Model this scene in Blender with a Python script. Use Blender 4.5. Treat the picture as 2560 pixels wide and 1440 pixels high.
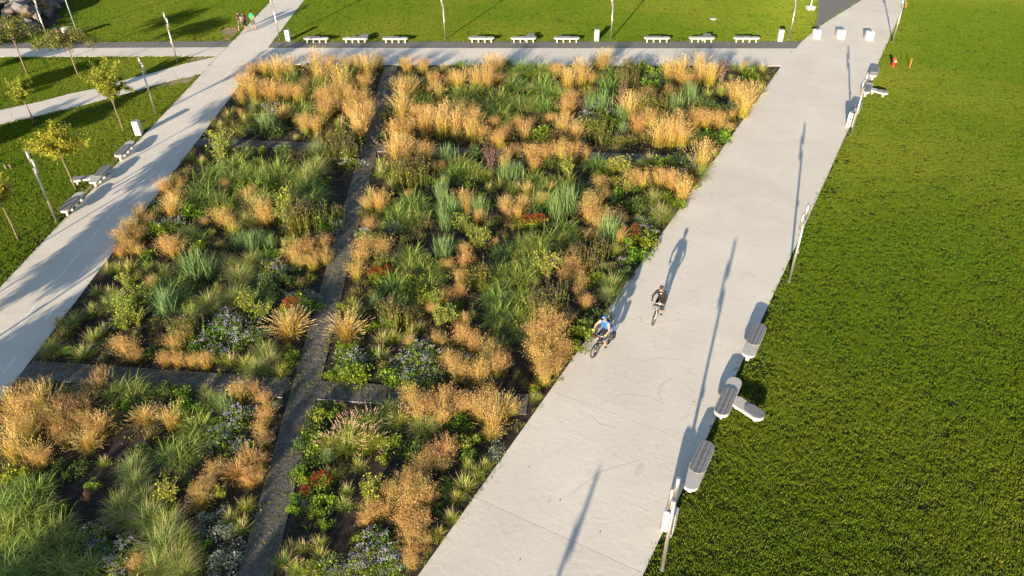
import bpy, math, random
import numpy as np
from mathutils import Matrix, Vector

# ------------------------------------------------------------------ camera, sky, sun, exposure
for o in list(bpy.data.objects): bpy.data.objects.remove(o)
scene = bpy.context.scene
COL = scene.collection
random.seed(7); rng = np.random.default_rng(11)
H = 20.0; FPX = 1806.5; PITCH = 0.617348; ROLL = -0.015937
_fw = np.array([0, math.cos(PITCH), -math.sin(PITCH)]); _r = np.array([1.0, 0, 0]); _u = np.cross(_r, _fw)
_r2 = math.cos(ROLL)*_r + math.sin(ROLL)*_u; _u2 = -math.sin(ROLL)*_r + math.cos(ROLL)*_u
cd = bpy.data.cameras.new('camera'); cam = bpy.data.objects.new('camera', cd); COL.objects.link(cam)
cd.sensor_width = 36; cd.lens = FPX/2560*36; cd.clip_end = 2000
m = Matrix.Identity(4)
for i in range(3): m[i][0], m[i][1], m[i][2] = _r2[i], _u2[i], -_fw[i]
m[2][3] = H
cam.matrix_world = m
scene.camera = cam

AZ = math.radians(20.8); EL = math.radians(11.7)      # shadows run along (sin AZ, cos AZ)
world = bpy.data.worlds.new('World'); scene.world = world; world.use_nodes = True
wn = world.node_tree.nodes; wl = world.node_tree.links
sky = wn.new('ShaderNodeTexSky'); sky.sky_type = 'NISHITA'; sky.sun_disc = False
sky.sun_elevation = EL; sky.sun_rotation = AZ + math.pi
sky.air_density = 1.0; sky.dust_density = 0.6; sky.ozone_density = 1.5
bg = wn['Background']; bg.inputs['Strength'].default_value = 0.075
wl.new(sky.outputs[0], bg.inputs[0])
sl = bpy.data.lights.new('sun', 'SUN'); sl.energy = 5.0; sl.angle = math.radians(0.55); sl.color = (1.0, 0.83, 0.59)
so = bpy.data.objects.new('sun', sl); COL.objects.link(so)
_d = Vector((math.sin(AZ)*math.cos(EL), math.cos(AZ)*math.cos(EL), -math.sin(EL)))
so.rotation_euler = _d.to_track_quat('-Z', 'Y').to_euler(); so.location = (-30, -60, 40)
vs = scene.view_settings; vs.view_transform = 'Standard'; vs.look = 'None'; vs.gamma = 1.0
vs.exposure = 1.68
scene.cycles.max_bounces = 6; scene.cycles.diffuse_bounces = 3; scene.cycles.transparent_max_bounces = 8

def G(px, py, z=0.0):
    """photo pixel (2560x1440) -> world point on the level z"""
    d = _fw*FPX + _r2*(px-1280) - _u2*(py-720)
    t = (z-H)/d[2]
    return np.array([d[0]*t, d[1]*t, z])
def proj(P):
    d = np.asarray(P, float)-np.array([0, 0, H]); z = d@_fw
    return 1280+FPX*(d@_r2)/z, 720-FPX*(d@_u2)/z, z

# ------------------------------------------------------------------ material helpers
def newmat(name):
    mt = bpy.data.materials.new(name); mt.use_nodes = True
    n = mt.node_tree.nodes; b = n['Principled BSDF']
    return mt, n, mt.node_tree.links, b
def rgb(c): return (c[0], c[1], c[2], 1.0)
def plain(name, c, rough=0.6, metal=0.0, spec=0.4, var=0.0, scale=20.0, bump=0.0, bscale=80.0, c2=None, objvar=0.0):
    mt, n, l, b = newmat(name)
    b.inputs['Roughness'].default_value = rough; b.inputs['Metallic'].default_value = metal
    b.inputs['Specular IOR Level'].default_value = spec
    b.inputs['Base Color'].default_value = rgb(c)
    tc = n.new('ShaderNodeTexCoord')
    out = None
    if var > 0 or c2 is not None:
        nt = n.new('ShaderNodeTexNoise'); nt.inputs['Scale'].default_value = scale; nt.inputs['Detail'].default_value = 5
        l.new(tc.outputs['Object'], nt.inputs['Vector'])
        cr = n.new('ShaderNodeValToRGB')
        cr.color_ramp.elements[0].position = 0.35; cr.color_ramp.elements[1].position = 0.68
        a = c2 if c2 is not None else [x*(1-var) for x in c]
        cr.color_ramp.elements[0].color = rgb(a); cr.color_ramp.elements[1].color = rgb(c)
        l.new(nt.outputs['Fac'], cr.inputs['Fac']); out = cr.outputs['Color']
    if objvar > 0:
        oi = n.new('ShaderNodeObjectInfo'); mr = n.new('ShaderNodeMapRange')
        mr.inputs['To Min'].default_value = 1-objvar; mr.inputs['To Max'].default_value = 1+objvar
        l.new(oi.outputs['Random'], mr.inputs['Value'])
        hs = n.new('ShaderNodeHueSaturation'); l.new(mr.outputs[0], hs.inputs['Value'])
        if out is not None: l.new(out, hs.inputs['Color'])
        else: hs.inputs['Color'].default_value = rgb(c)
        out = hs.outputs['Color']
    if out is not None: l.new(out, b.inputs['Base Color'])
    if bump > 0:
        nb = n.new('ShaderNodeTexNoise'); nb.inputs['Scale'].default_value = bscale; nb.inputs['Detail'].default_value = 6
        l.new(tc.outputs['Object'], nb.inputs['Vector'])
        bp = n.new('ShaderNodeBump'); bp.inputs['Strength'].default_value = bump; bp.inputs['Distance'].default_value = 0.02
        l.new(nb.outputs['Fac'], bp.inputs['Height']); l.new(bp.outputs[0], b.inputs['Normal'])
    return mt
def leafmat(name, c0, c1, trans=0.25, hv=0.04, vv=0.25, spec=0.2, rough=0.55, patch=None):
    """c0 at the root of a blade, c1 at its tip ('t'); 'r' varies blade by blade, Object Info plant by plant"""
    mt, n, l, b = newmat(name)
    b.inputs['Roughness'].default_value = rough; b.inputs['Specular IOR Level'].default_value = spec
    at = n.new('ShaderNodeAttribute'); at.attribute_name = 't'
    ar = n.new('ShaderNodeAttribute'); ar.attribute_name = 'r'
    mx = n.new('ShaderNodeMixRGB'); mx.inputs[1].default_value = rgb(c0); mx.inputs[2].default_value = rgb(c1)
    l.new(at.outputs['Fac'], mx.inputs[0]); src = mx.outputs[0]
    if patch is not None:                          # large dry or lush areas of the sward
        tc = n.new('ShaderNodeNewGeometry'); nt = n.new('ShaderNodeTexNoise'); nt.inputs['Scale'].default_value = patch[0]
        nt.inputs['Detail'].default_value = 4
        l.new(tc.outputs['Position'], nt.inputs['Vector'])
        cr = n.new('ShaderNodeValToRGB'); cr.color_ramp.elements[0].position = 0.42; cr.color_ramp.elements[1].position = 0.7
        l.new(nt.outputs['Fac'], cr.inputs['Fac'])
        m2 = n.new('ShaderNodeMixRGB'); m2.inputs[2].default_value = rgb(patch[1])
        mm = n.new('ShaderNodeMath'); mm.operation = 'MULTIPLY'; mm.inputs[1].default_value = patch[2]
        l.new(cr.outputs['Color'], mm.inputs[0]); l.new(mm.outputs[0], m2.inputs[0]); l.new(src, m2.inputs[1]); src = m2.outputs[0]
    oi = n.new('ShaderNodeObjectInfo')
    h = n.new('ShaderNodeMapRange'); h.inputs['To Min'].default_value = 0.5-hv; h.inputs['To Max'].default_value = 0.5+hv
    l.new(oi.outputs['Random'], h.inputs['Value'])
    v = n.new('ShaderNodeMapRange'); v.inputs['To Min'].default_value = 1-vv; v.inputs['To Max'].default_value = 1+vv
    l.new(ar.outputs['Fac'], v.inputs['Value'])
    hs = n.new('ShaderNodeHueSaturation')
    l.new(h.outputs[0], hs.inputs['Hue']); l.new(v.outputs[0], hs.inputs['Value']); l.new(src, hs.inputs['Color'])
    l.new(hs.outputs[0], b.inputs['Base Color'])
    if trans > 0:
        tr = n.new('ShaderNodeBsdfTranslucent'); l.new(hs.outputs[0], tr.inputs['Color'])
        ms = n.new('ShaderNodeMixShader'); ms.inputs[0].default_value = trans
        l.new(b.outputs[0], ms.inputs[1]); l.new(tr.outputs[0], ms.inputs[2])
        l.new(ms.outputs[0], n['Material Output'].inputs['Surface'])
    return mt

# ------------------------------------------------------------------ mesh helpers
class MB:
    def __init__(s): s.v = []; s.f = []; s.t = []; s.r = []; s.mi = []
    def add(s, vs, fs, t=None, r=0.5, mi=0):
        k = len(s.v); s.v += [tuple(map(float, p)) for p in vs]
        s.f += [tuple(k+i for i in f) for f in fs]
        s.t += list(t) if t is not None else [0.5]*len(vs); s.r += [r]*len(vs); s.mi += [mi]*len(fs)
        return s
    def box(s, c, d, rz=0.0, mi=0, bev=0.0):
        x, y, z = d[0]/2, d[1]/2, d[2]/2; ca, sa = math.cos(rz), math.sin(rz)
        if bev > 0:
            b = bev; pts = []
            for zz, k in ((-z, b), (-z+b, 0), (z-b, 0), (z, b)):
                for px, py in ((-x+k, -y+b), (-x+b, -y+k), (x-b, -y+k), (x-k, -y+b), (x-k, y-b), (x-b, y-k), (-x+b, y-k), (-x+k, y-b)):
                    pts.append((px, py, zz))
            fs = [tuple(range(7, -1, -1)), tuple(range(24, 32))]
            for a in range(3):
                for i in range(8): fs.append((a*8+i, a*8+(i+1) % 8, a*8+8+(i+1) % 8, a*8+8+i))
        else:
            pts = [(a, b2, e) for e in (-z, z) for a, b2 in ((-x, -y), (x, -y), (x, y), (-x, y))]
            fs = [(3, 2, 1, 0), (4, 5, 6, 7), (0, 1, 5, 4), (1, 2, 6, 5), (2, 3, 7, 6), (3, 0, 4, 7)]
        pts = [(c[0]+p[0]*ca-p[1]*sa, c[1]+p[0]*sa+p[1]*ca, c[2]+p[2]) for p in pts]
        return s.add(pts, fs, mi=mi)
    def tube(s, path, rad, n=8, mi=0, cap=True, t=None, r=0.5):
        P = [Vector(p) for p in path]; rad = rad if hasattr(rad, '__len__') else [rad]*len(P)
        vs = []; up = Vector((0.13, 0.31, 0.94)).normalized()
        for i, p in enumerate(P):
            d = (P[min(i+1, len(P)-1)]-P[max(i-1, 0)]).normalized()
            a = d.cross(up)
            if a.length < 0.05: a = d.cross(Vector((1, 0, 0)))
            a.normalize(); b = d.cross(a)
            for k in range(n):
                an = 2*math.pi*k/n; vs.append(p+(a*math.cos(an)+b*math.sin(an))*rad[i])
        fs = [(i*n+k, i*n+(k+1) % n, (i+1)*n+(k+1) % n, (i+1)*n+k) for i in range(len(P)-1) for k in range(n)]
        if cap: fs += [tuple(range(n-1, -1, -1)), tuple((len(P)-1)*n+k for k in range(n))]
        tt = None if t is None else [t]*len(vs)
        return s.add(vs, fs, t=tt, r=r, mi=mi)
    def prism(s, outline, z0, z1, mi=0, bev=0.0):
        n = len(outline); lv = [(outline, z0)]
        if bev > 0:
            o = np.array(outline, float); c = o.mean(0); L = np.linalg.norm(o-c, axis=1, keepdims=True)
            ins = c+(o-c)*(1-bev/np.maximum(L, 1e-6))
            lv = [(outline, z0), (outline, z1-bev), (ins.tolist(), z1)]
        else: lv = [(outline, z0), (outline, z1)]
        vs = [(p[0], p[1], z) for ol, z in lv for p in ol]; m = len(lv)
        fs = [tuple(range(n-1, -1, -1)), tuple((m-1)*n+i for i in range(n))]
        for a in range(m-1): fs += [(a*n+i, a*n+(i+1) % n, (a+1)*n+(i+1) % n, (a+1)*n+i) for i in range(n)]
        return s.add(vs, fs, mi=mi)
    def ball(s, c, rad, nu=10, nv=7, mi=0, rot=None):
        rad = rad if hasattr(rad, '__len__') else (rad,)*3; vs = []
        for j in range(nv+1):
            ph = math.pi*j/nv
            for i in range(nu):
                th = 2*math.pi*i/nu
                p = Vector((rad[0]*math.sin(ph)*math.cos(th), rad[1]*math.sin(ph)*math.sin(th), rad[2]*math.cos(ph)))
                if rot is not None: p = rot @ p
                vs.append((c[0]+p[0], c[1]+p[1], c[2]+p[2]))
        fs = [(j*nu+i, (j+1)*nu+i, (j+1)*nu+(i+1) % nu, j*nu+(i+1) % nu) for j in range(nv) for i in range(nu)]
        return s.add(vs, fs, mi=mi)
    def torus(s, c, ax, R, r, n=24, k=6, mi=0):
        ax = Vector(ax).normalized(); a = ax.cross(Vector((0, 0, 1)))
        if a.length < .05: a = Vector((1, 0, 0))
        a.normalize(); b = ax.cross(a); vs = []; c = Vector(c)
        for i in range(n):
            th = 2*math.pi*i/n; d = a*math.cos(th)+b*math.sin(th)
            for j in range(k):
                ph = 2*math.pi*j/k; vs.append(c+d*(R+r*math.cos(ph))+ax*(r*math.sin(ph)))
        fs = [(i*k+j, ((i+1) % n)*k+j, ((i+1) % n)*k+(j+1) % k, i*k+(j+1) % k) for i in range(n) for j in range(k)]
        return s.add(vs, fs, mi=mi)
    def mesh(s, name, mats, smooth=False):
        me = bpy.data.meshes.new(name); me.from_pydata(s.v, [], s.f)
        mats = mats if isinstance(mats, (list, tuple)) else [mats]
        for x in mats: me.materials.append(x)
        if len(mats) > 1: me.polygons.foreach_set('material_index', s.mi)
        for nm, data in (('t', s.t), ('r', s.r)):
            a = me.attributes.new(nm, 'FLOAT', 'POINT'); a.data.foreach_set('value', data)
        if smooth: me.polygons.foreach_set('use_smooth', [True]*len(s.f))
        me.update(); return me
def obj(name, me, parent=None, loc=None, rz=None):
    o = bpy.data.objects.new(name, me); COL.objects.link(o)
    if parent is not None: o.parent = parent
    if loc is not None: o.location = loc
    if rz is not None: o.rotation_euler = (0, 0, rz)
    return o
def tag(o, label, cat, group=None):
    o['label'] = label; o['category'] = cat
    if group: o['group'] = group
    return o
def thing(name, label, cat, loc=(0, 0, 0), rz=0.0, group=None):
    return tag(obj(name, None, None, loc, rz), label, cat, group)
def struct(name, me):
    o = obj(name, me); o['kind'] = 'structure'; return o

# ------------------------------------------------------------------ materials
def concrete_mat(name, c, c2, dark):
    mt, n, l, b = newmat(name); b.inputs['Roughness'].default_value = 0.8; b.inputs['Specular IOR Level'].default_value = 0.25
    g = n.new('ShaderNodeNewGeometry')
    def noise(sc, det=5, dist=0.0):
        t = n.new('ShaderNodeTexNoise'); t.inputs['Scale'].default_value = sc; t.inputs['Detail'].default_value = det
        t.inputs['Distortion'].default_value = dist; l.new(g.outputs['Position'], t.inputs['Vector']); return t
    a = noise(0.35, 6, 0.6); r1 = n.new('ShaderNodeValToRGB')
    r1.color_ramp.elements[0].position = .35; r1.color_ramp.elements[1].position = .65
    r1.color_ramp.elements[0].color = rgb(c2); r1.color_ramp.elements[1].color = rgb(c); l.new(a.outputs['Fac'], r1.inputs['Fac'])
    s = noise(1.1, 8, 2.5); r2 = n.new('ShaderNodeValToRGB'); r2.color_ramp.elements[0].position = .60; r2.color_ramp.elements[1].position = .80
    l.new(s.outputs['Fac'], r2.inputs['Fac'])
    m1 = n.new('ShaderNodeMixRGB'); m1.inputs[2].default_value = rgb(dark); l.new(r1.outputs[0], m1.inputs[1])
    mu = n.new('ShaderNodeMath'); mu.operation = 'MULTIPLY'; mu.inputs[1].default_value = 0.62; l.new(r2.outputs[0], mu.inputs[0]); l.new(mu.outputs[0], m1.inputs[0])
    f = noise(38, 4); r3 = n.new('ShaderNodeMapRange'); r3.inputs['To Min'].default_value = .86; r3.inputs['To Max'].default_value = 1.12
    l.new(f.outputs['Fac'], r3.inputs['Value'])
    oi = n.new('ShaderNodeObjectInfo'); r4 = n.new('ShaderNodeMapRange'); r4.inputs['To Min'].default_value = .96; r4.inputs['To Max'].default_value = 1.03
    l.new(oi.outputs['Random'], r4.inputs['Value'])
    mm = n.new('ShaderNodeMath'); mm.operation = 'MULTIPLY'; l.new(r3.outputs[0], mm.inputs[0]); l.new(r4.outputs[0], mm.inputs[1])
    hs = n.new('ShaderNodeHueSaturation'); l.new(m1.outputs[0], hs.inputs['Color']); l.new(mm.outputs[0], hs.inputs['Value'])
    l.new(hs.outputs[0], b.inputs['Base Color'])
    # trowel swirls and fine grit raised by the low sun
    w = noise(2.2, 10, 1.5); w2 = noise(14, 5); ad = n.new('ShaderNodeMath'); ad.operation = 'MULTIPLY_ADD'; ad.inputs[1].default_value = .22
    l.new(w2.outputs['Fac'], ad.inputs[0]); l.new(w.outputs['Fac'], ad.inputs[2])
    bp = n.new('ShaderNodeBump'); bp.inputs['Strength'].default_value = .35; bp.inputs['Distance'].default_value = .02
    l.new(ad.outputs[0], bp.inputs['Height']); l.new(bp.outputs[0], b.inputs['Normal'])
    return mt
M = {}
M['concrete'] = concrete_mat('brushed_concrete', (.60, .56, .50), (.545, .505, .455), (.40, .37, .33))
M['joint'] = plain('joint_filler', (.16, .15, .14), .9, var=.4, scale=6)
M['scuff'] = plain('scuffed_concrete', (.46, .43, .385), .85, c2=(.54, .505, .455), scale=7)
M['white_line'] = plain('worn_white_paint', (.80, .80, .78), .6, c2=(.62, .61, .58), scale=9)
M['soil'] = plain('bed_soil', (.060, .046, .036), .95, c2=(.026, .020, .017), scale=3.5, bump=1.0, bscale=26, spec=.1)
M['lawn_soil'] = plain('turf_base', (.030, .042, .010), .95, c2=(.018, .026, .007), scale=2.0, bump=.6, bscale=40, spec=.1)
M['bare'] = plain('bare_earth', (.36, .27, .17), .95, c2=(.15, .12, .06), scale=1.8, bump=.7, bscale=25, spec=.1)
M['gravel'] = plain('dark_gravel', (.215, .205, .195), .9, c2=(.11, .105, .10), scale=9, bump=1.0, bscale=55, spec=.2)
M['paver'] = plain('grey_paver', (.15, .138, .12), .85, c2=(.085, .078, .068), scale=3, bump=.4, bscale=60, objvar=.12, spec=.2)
M['paver_bed'] = plain('paver_joint_sand', (.10, .085, .06), .95, c2=(.05, .05, .03), scale=8, spec=.1)
M['edging'] = plain('galvanised_edging', (.36, .36, .36), .5, metal=.2)
M['slab_white'] = plain('cast_white_concrete', (.40, .39, .375), .65, var=.12, scale=5, bump=.1, bscale=60)
M['slab_top'] = plain('white_concrete_leg', (.43, .415, .39), .65, var=.10, scale=7)
M['slat'] = plain('grey_composite_slat', (.19, .19, .205), .6, c2=(.15, .15, .162), scale=4, objvar=.06, spec=.3)
M['steel'] = plain('brushed_steel', (.52, .49, .46), .40, metal=.85, var=.1, scale=30)
M['binside'] = plain('white_bin_concrete', (.43, .42, .395), .6, var=.08, scale=6)
M['bintop'] = plain('grey_bin_lid', (.36, .42, .46), .45, metal=.3)
M['black'] = plain('black_rubber', (.018, .018, .018), .6)
M['hole'] = plain('bin_opening_black', (.01, .01, .01), .9)
M['red'] = plain('red_enamel', (.62, .03, .025), .35)
M['orange'] = plain('orange_plastic', (.80, .17, .04), .5)
M['white'] = plain('white_plastic', (.80, .80, .78), .45)
def rockmat():
    mt, n, l, b = newmat('granite_boulder'); b.inputs['Roughness'].default_value = .85
    oi = n.new('ShaderNodeObjectInfo'); cr = n.new('ShaderNodeValToRGB'); e = cr.color_ramp.elements
    e[0].color = (.10, .095, .095, 1); e[1].color = (.17, .155, .15, 1)
    k = e.new(.35); k.color = (.15, .105, .09, 1); k = e.new(.6); k.color = (.11, .115, .125, 1); k = e.new(.8); k.color = (.17, .125, .105, 1)
    l.new(oi.outputs['Random'], cr.inputs['Fac'])
    tc = n.new('ShaderNodeTexCoord'); nt = n.new('ShaderNodeTexNoise'); nt.inputs['Scale'].default_value = 3; nt.inputs['Detail'].default_value = 8
    l.new(tc.outputs['Object'], nt.inputs['Vector']); mr = n.new('ShaderNodeMapRange'); mr.inputs['To Min'].default_value = .6; mr.inputs['To Max'].default_value = 1.35
    l.new(nt.outputs['Fac'], mr.inputs['Value']); hs = n.new('ShaderNodeHueSaturation'); l.new(cr.outputs[0], hs.inputs['Color']); l.new(mr.outputs[0], hs.inputs['Value'])
    l.new(hs.outputs[0], b.inputs['Base Color'])
    bp = n.new('ShaderNodeBump'); bp.inputs['Strength'].default_value = .6; bp.inputs['Distance'].default_value = .05; l.new(nt.outputs['Fac'], bp.inputs['Height']); l.new(bp.outputs[0], b.inputs['Normal'])
    return mt
M['rock'] = rockmat()
M['bark'] = plain('young_bark', (.20, .15, .11), .9, var=.4, scale=14, bump=.5, bscale=40)
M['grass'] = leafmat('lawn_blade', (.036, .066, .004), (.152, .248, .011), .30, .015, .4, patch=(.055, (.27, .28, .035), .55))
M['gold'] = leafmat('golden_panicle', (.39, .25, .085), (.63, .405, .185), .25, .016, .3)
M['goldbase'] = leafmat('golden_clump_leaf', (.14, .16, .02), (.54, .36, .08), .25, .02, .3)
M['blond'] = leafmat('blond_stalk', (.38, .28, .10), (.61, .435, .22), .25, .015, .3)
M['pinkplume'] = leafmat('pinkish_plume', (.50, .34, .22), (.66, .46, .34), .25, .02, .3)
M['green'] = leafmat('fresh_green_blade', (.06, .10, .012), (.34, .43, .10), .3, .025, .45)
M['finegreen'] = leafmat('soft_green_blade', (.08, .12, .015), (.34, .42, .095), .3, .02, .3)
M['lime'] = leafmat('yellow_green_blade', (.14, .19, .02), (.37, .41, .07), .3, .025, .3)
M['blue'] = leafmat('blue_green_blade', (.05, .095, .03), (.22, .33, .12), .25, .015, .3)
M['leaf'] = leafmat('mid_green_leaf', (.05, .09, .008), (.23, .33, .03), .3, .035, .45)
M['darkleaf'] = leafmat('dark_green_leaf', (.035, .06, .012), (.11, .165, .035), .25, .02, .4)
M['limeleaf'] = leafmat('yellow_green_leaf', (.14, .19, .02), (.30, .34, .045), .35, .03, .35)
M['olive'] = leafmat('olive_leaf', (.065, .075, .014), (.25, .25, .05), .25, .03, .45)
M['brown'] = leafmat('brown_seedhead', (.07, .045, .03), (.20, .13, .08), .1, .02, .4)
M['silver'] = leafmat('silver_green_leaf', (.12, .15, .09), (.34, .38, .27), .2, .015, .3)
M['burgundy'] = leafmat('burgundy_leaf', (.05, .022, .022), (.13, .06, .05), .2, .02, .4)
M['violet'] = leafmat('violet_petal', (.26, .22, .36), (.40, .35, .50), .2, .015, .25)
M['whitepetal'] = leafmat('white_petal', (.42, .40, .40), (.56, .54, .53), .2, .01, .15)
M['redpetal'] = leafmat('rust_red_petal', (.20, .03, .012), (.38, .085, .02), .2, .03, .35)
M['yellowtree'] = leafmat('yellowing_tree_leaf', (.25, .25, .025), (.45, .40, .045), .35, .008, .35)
M['limetree'] = leafmat('lime_tree_leaf', (.19, .23, .025), (.35, .37, .05), .35, .01, .35)
M['olivetree'] = leafmat('olive_tree_leaf', (.10, .12, .025), (.25, .25, .07), .3, .01, .4)
M['dandelion'] = plain('yellow_petal', (.78, .55, .03), .6)
# ------------------------------------------------------------------ the setting: outlines in world metres
def v2(p): return np.array([p[0], p[1]], float)
def ext(a, b, L): a, b = v2(a), v2(b); return b+(b-a)/np.linalg.norm(b-a)*L
PL0, PL1 = v2((-3.02, 12.98)), v2((22.62, 59.31))
prom_left = [ext(PL1, PL0, 36), PL0, PL1, v2((25.36, 63.89)), v2((26.58, 65.94)), v2((29.22, 69.83)), v2((37.71, 80.06)), ext((29.22, 69.83), (37.71, 80.06), 45)]
prom_right = [ext((13.32, 29.16), (3.84, 12.86), 36), v2((3.84, 12.86)), v2((13.32, 29.16)), v2((37.32, 71.0)), ext((13.32, 29.16), (37.32, 71.0), 60)]
LPL0, LPL1 = v2((-24.88, 28.86)), v2((-26.10, 84.06)); LPR0, LPR1 = v2((-20.40, 21.84)), v2((-22.45, 83.84))
lp_left = [ext(LPL1, LPL0, 45), LPL0, LPL1, ext(LPL0, LPL1, 50)]
lp_right = [ext(LPR1, LPR0, 38), LPR0, LPR1, ext(LPR0, LPR1, 50)]
xw_top = [v2((-22.02, 66.52)), v2((25.36, 63.89))]; xw_bot = [v2((-21.78, 61.87)), v2((22.62, 59.31))]
ww_top = [v2((-95, 69.2)), v2((-46.91, 67.62)), v2((-25.75, 66.90))]; ww_bot = [v2((-95, 66.9)), v2((-45.49, 65.11)), v2((-25.68, 64.35))]
br_up = [G(*q)[:2] for q in ((0, 276), (100, 255), (175, 235), (250, 220), (325, 197), (375, 185), (462, 160))]+[v2((-25.68, 64.30))]
br_lo = [G(*q)[:2] for q in ((0, 311), (87, 292), (175, 272), (250, 252), (325, 232), (412, 207))]+[v2((-25.58, 59.75))]
br_up = [ext(br_up[1], br_up[0], 40)]+br_up; br_lo = [ext(br_lo[1], br_lo[0], 40)]+br_lo

def cut(poly, s, d):
    S = [float(np.dot(p, d)) for p in poly]
    s = min(max(s, S[0]), S[-1])
    for i in range(len(S)-1):
        if S[i] <= s <= S[i+1]:
            k = (s-S[i])/max(S[i+1]-S[i], 1e-9); return poly[i]*(1-k)+poly[i+1]*k
    return poly[-1]
def ribbon(name, A, B, d, s0, step, gap=0.013, top=0.035, mat='concrete', slabname='concrete_slab'):
    """a path between the edge lines A (left of d) and B: a filler sheet and one slab per bay"""
    d = v2(d)/np.linalg.norm(d)
    SA = [float(np.dot(p, d)) for p in A]; SB = [float(np.dot(p, d)) for p in B]
    lo, hi = min(SA[0], SB[0]), max(SA[-1], SB[-1])
    cuts = [lo-1]+[s for s in np.arange(s0-step*60, hi, step) if lo+1.2 < s < hi-1.2]+[hi+1]
    base = MB(); polys = []
    for a2, b2 in zip(cuts[:-1], cuts[1:]):
        la = [cut(A, a2, d)]+[p for p, s in zip(A, SA) if a2 < s < b2]+[cut(A, b2, d)]
        lb = [cut(B, a2, d)]+[p for p, s in zip(B, SB) if a2 < s < b2]+[cut(B, b2, d)]
        ol = lb+la[::-1]; ded = []
        for p in ol:
            if not ded or np.linalg.norm(p-ded[-1]) > 1e-4: ded.append(p)
        if np.linalg.norm(ded[0]-ded[-1]) < 1e-4: ded.pop()
        if len(ded) >= 3: base.add([(p[0], p[1], top-.0015) for p in ded], [tuple(range(len(ded)))])
    root = struct(name, base.mesh(name, M['joint']))
    for a, b in zip(cuts[:-1], cuts[1:]):
        a2, b2 = a+gap/2, b-gap/2
        la = [cut(A, a2, d)]+[p for p, s in zip(A, SA) if a2 < s < b2]+[cut(A, b2, d)]
        lb = [cut(B, a2, d)]+[p for p, s in zip(B, SB) if a2 < s < b2]+[cut(B, b2, d)]
        ol = lb+la[::-1]; ded = []
        for p in ol:
            if not ded or np.linalg.norm(p-ded[-1]) > 1e-4: ded.append(p)
        if np.linalg.norm(ded[0]-ded[-1]) < 1e-4: ded.pop()
        if len(ded) < 3: continue
        mb = MB(); mb.prism([tuple(p) for p in ded], .006, top)
        obj(slabname, mb.mesh(slabname, M[mat]), root)
    return root
g = MB(); g.add([(-500, -300, 0), (500, -300, 0), (500, 900, 0), (-500, 900, 0)], [(0, 1, 2, 3)])
struct('ground', g.mesh('ground', M['lawn_soil']))
DP = (math.sin(math.radians(29.4)), math.cos(math.radians(29.4)))
promenade = ribbon('promenade', prom_left, prom_right, DP, float(np.dot((1.45, 21.04), DP)), 5.86)
cycle_path = ribbon('cycle_path', lp_left, lp_right, (-.0225, 1), 32.3, 5.0, top=.034)
ribbon('bench_row_walk', xw_top, xw_bot, (.9985, -.055), 5.0, 6.2, top=.033)
ribbon('west_walk', ww_top, ww_bot, (.9985, -.035), -40, 6.0, top=.033)
ribbon('branch_path', br_up, br_lo, (.86, .50), 0, 6.0, top=.032)
# lane paint on the cycle path
def strip(a, b, w, z, mat, name, parent):
    a, b = v2(a), v2(b); t = (b-a)/np.linalg.norm(b-a); nn = np.array([-t[1], t[0]])*w/2
    mb = MB(); mb.add([(*(a-nn), z), (*(b-nn), z), (*(b+nn), z), (*(a+nn), z)], [(0, 1, 2, 3)])
    return obj(name, mb.mesh(name, M[mat]), parent)
def cl(y): return (-22.22-(y-21.0)*.0325+.10, y)
for y0, y1 in ((4, 9), (13, 17), (19.5, 24), (25.0, 27.3), (28.6, 34.2), (35.4, 38.2), (39.6, 46), (46.3, 52.5), (53, 62.5), (71, 76), (77, 88)):
    strip(cl(y0), cl(y1), .07, .038, 'white_line', 'lane_line', cycle_path)
for k in range(24):
    y = 8.4+k*3.55; a = cl(y); b = cl(y+1.0)
    strip((a[0]+1.0, a[1]), (b[0]+1.0, b[1]), .08, .038, 'white_line', 'lane_dash', cycle_path)
# tyre scuffs and stains on the promenade
for pix, w in (([(1652, 1000), (1646, 985), (1650, 968), (1662, 955), (1680, 945)], .16), ([(1590, 1190), (1598, 1175), (1608, 1160)], .26), ([(1560, 930), (1600, 905), (1650, 895), (1700, 900)], .05), ([(1500, 1010), (1560, 985), (1620, 990), (1660, 1010)], .04),
                ([(1770, 760), (1800, 775), (1820, 800)], .05), ([(1590, 795), (1600, 792), (1606, 798)], .10), ([(1420, 1240), (1500, 1180), (1600, 1150)], .04), ([(1900, 520), (1940, 500), (1980, 500)], .06), ([(1700, 1050), (1740, 1030), (1760, 1000)], .05), ([(1790, 520), (1800, 540), (1790, 560)], .05), ([(1480, 1040), (1500, 1060), (1540, 1070)], .05)):
    c = [G(*q, .037)[:2] for q in pix]; n_ = len(c); l_, r_ = [], []
    for i in range(n_):
        t_ = c[min(i+1, n_-1)]-c[max(i-1, 0)]; t_ = t_/np.linalg.norm(t_); nn = np.array([-t_[1], t_[0]])*w*(.15+.85*math.sin(math.pi*(i+.5)/n_))/2
        l_.append(c[i]+nn); r_.append(c[i]-nn)
    mb = MB(); mb.add([(p[0], p[1], .0375) for p in r_+l_[::-1]], [tuple([i, i+1, 2*n_-2-i, 2*n_-1-i]) for i in range(n_-1)])
    obj('scuff_mark', mb.mesh('scuff_mark', M['scuff']), promenade)
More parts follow.
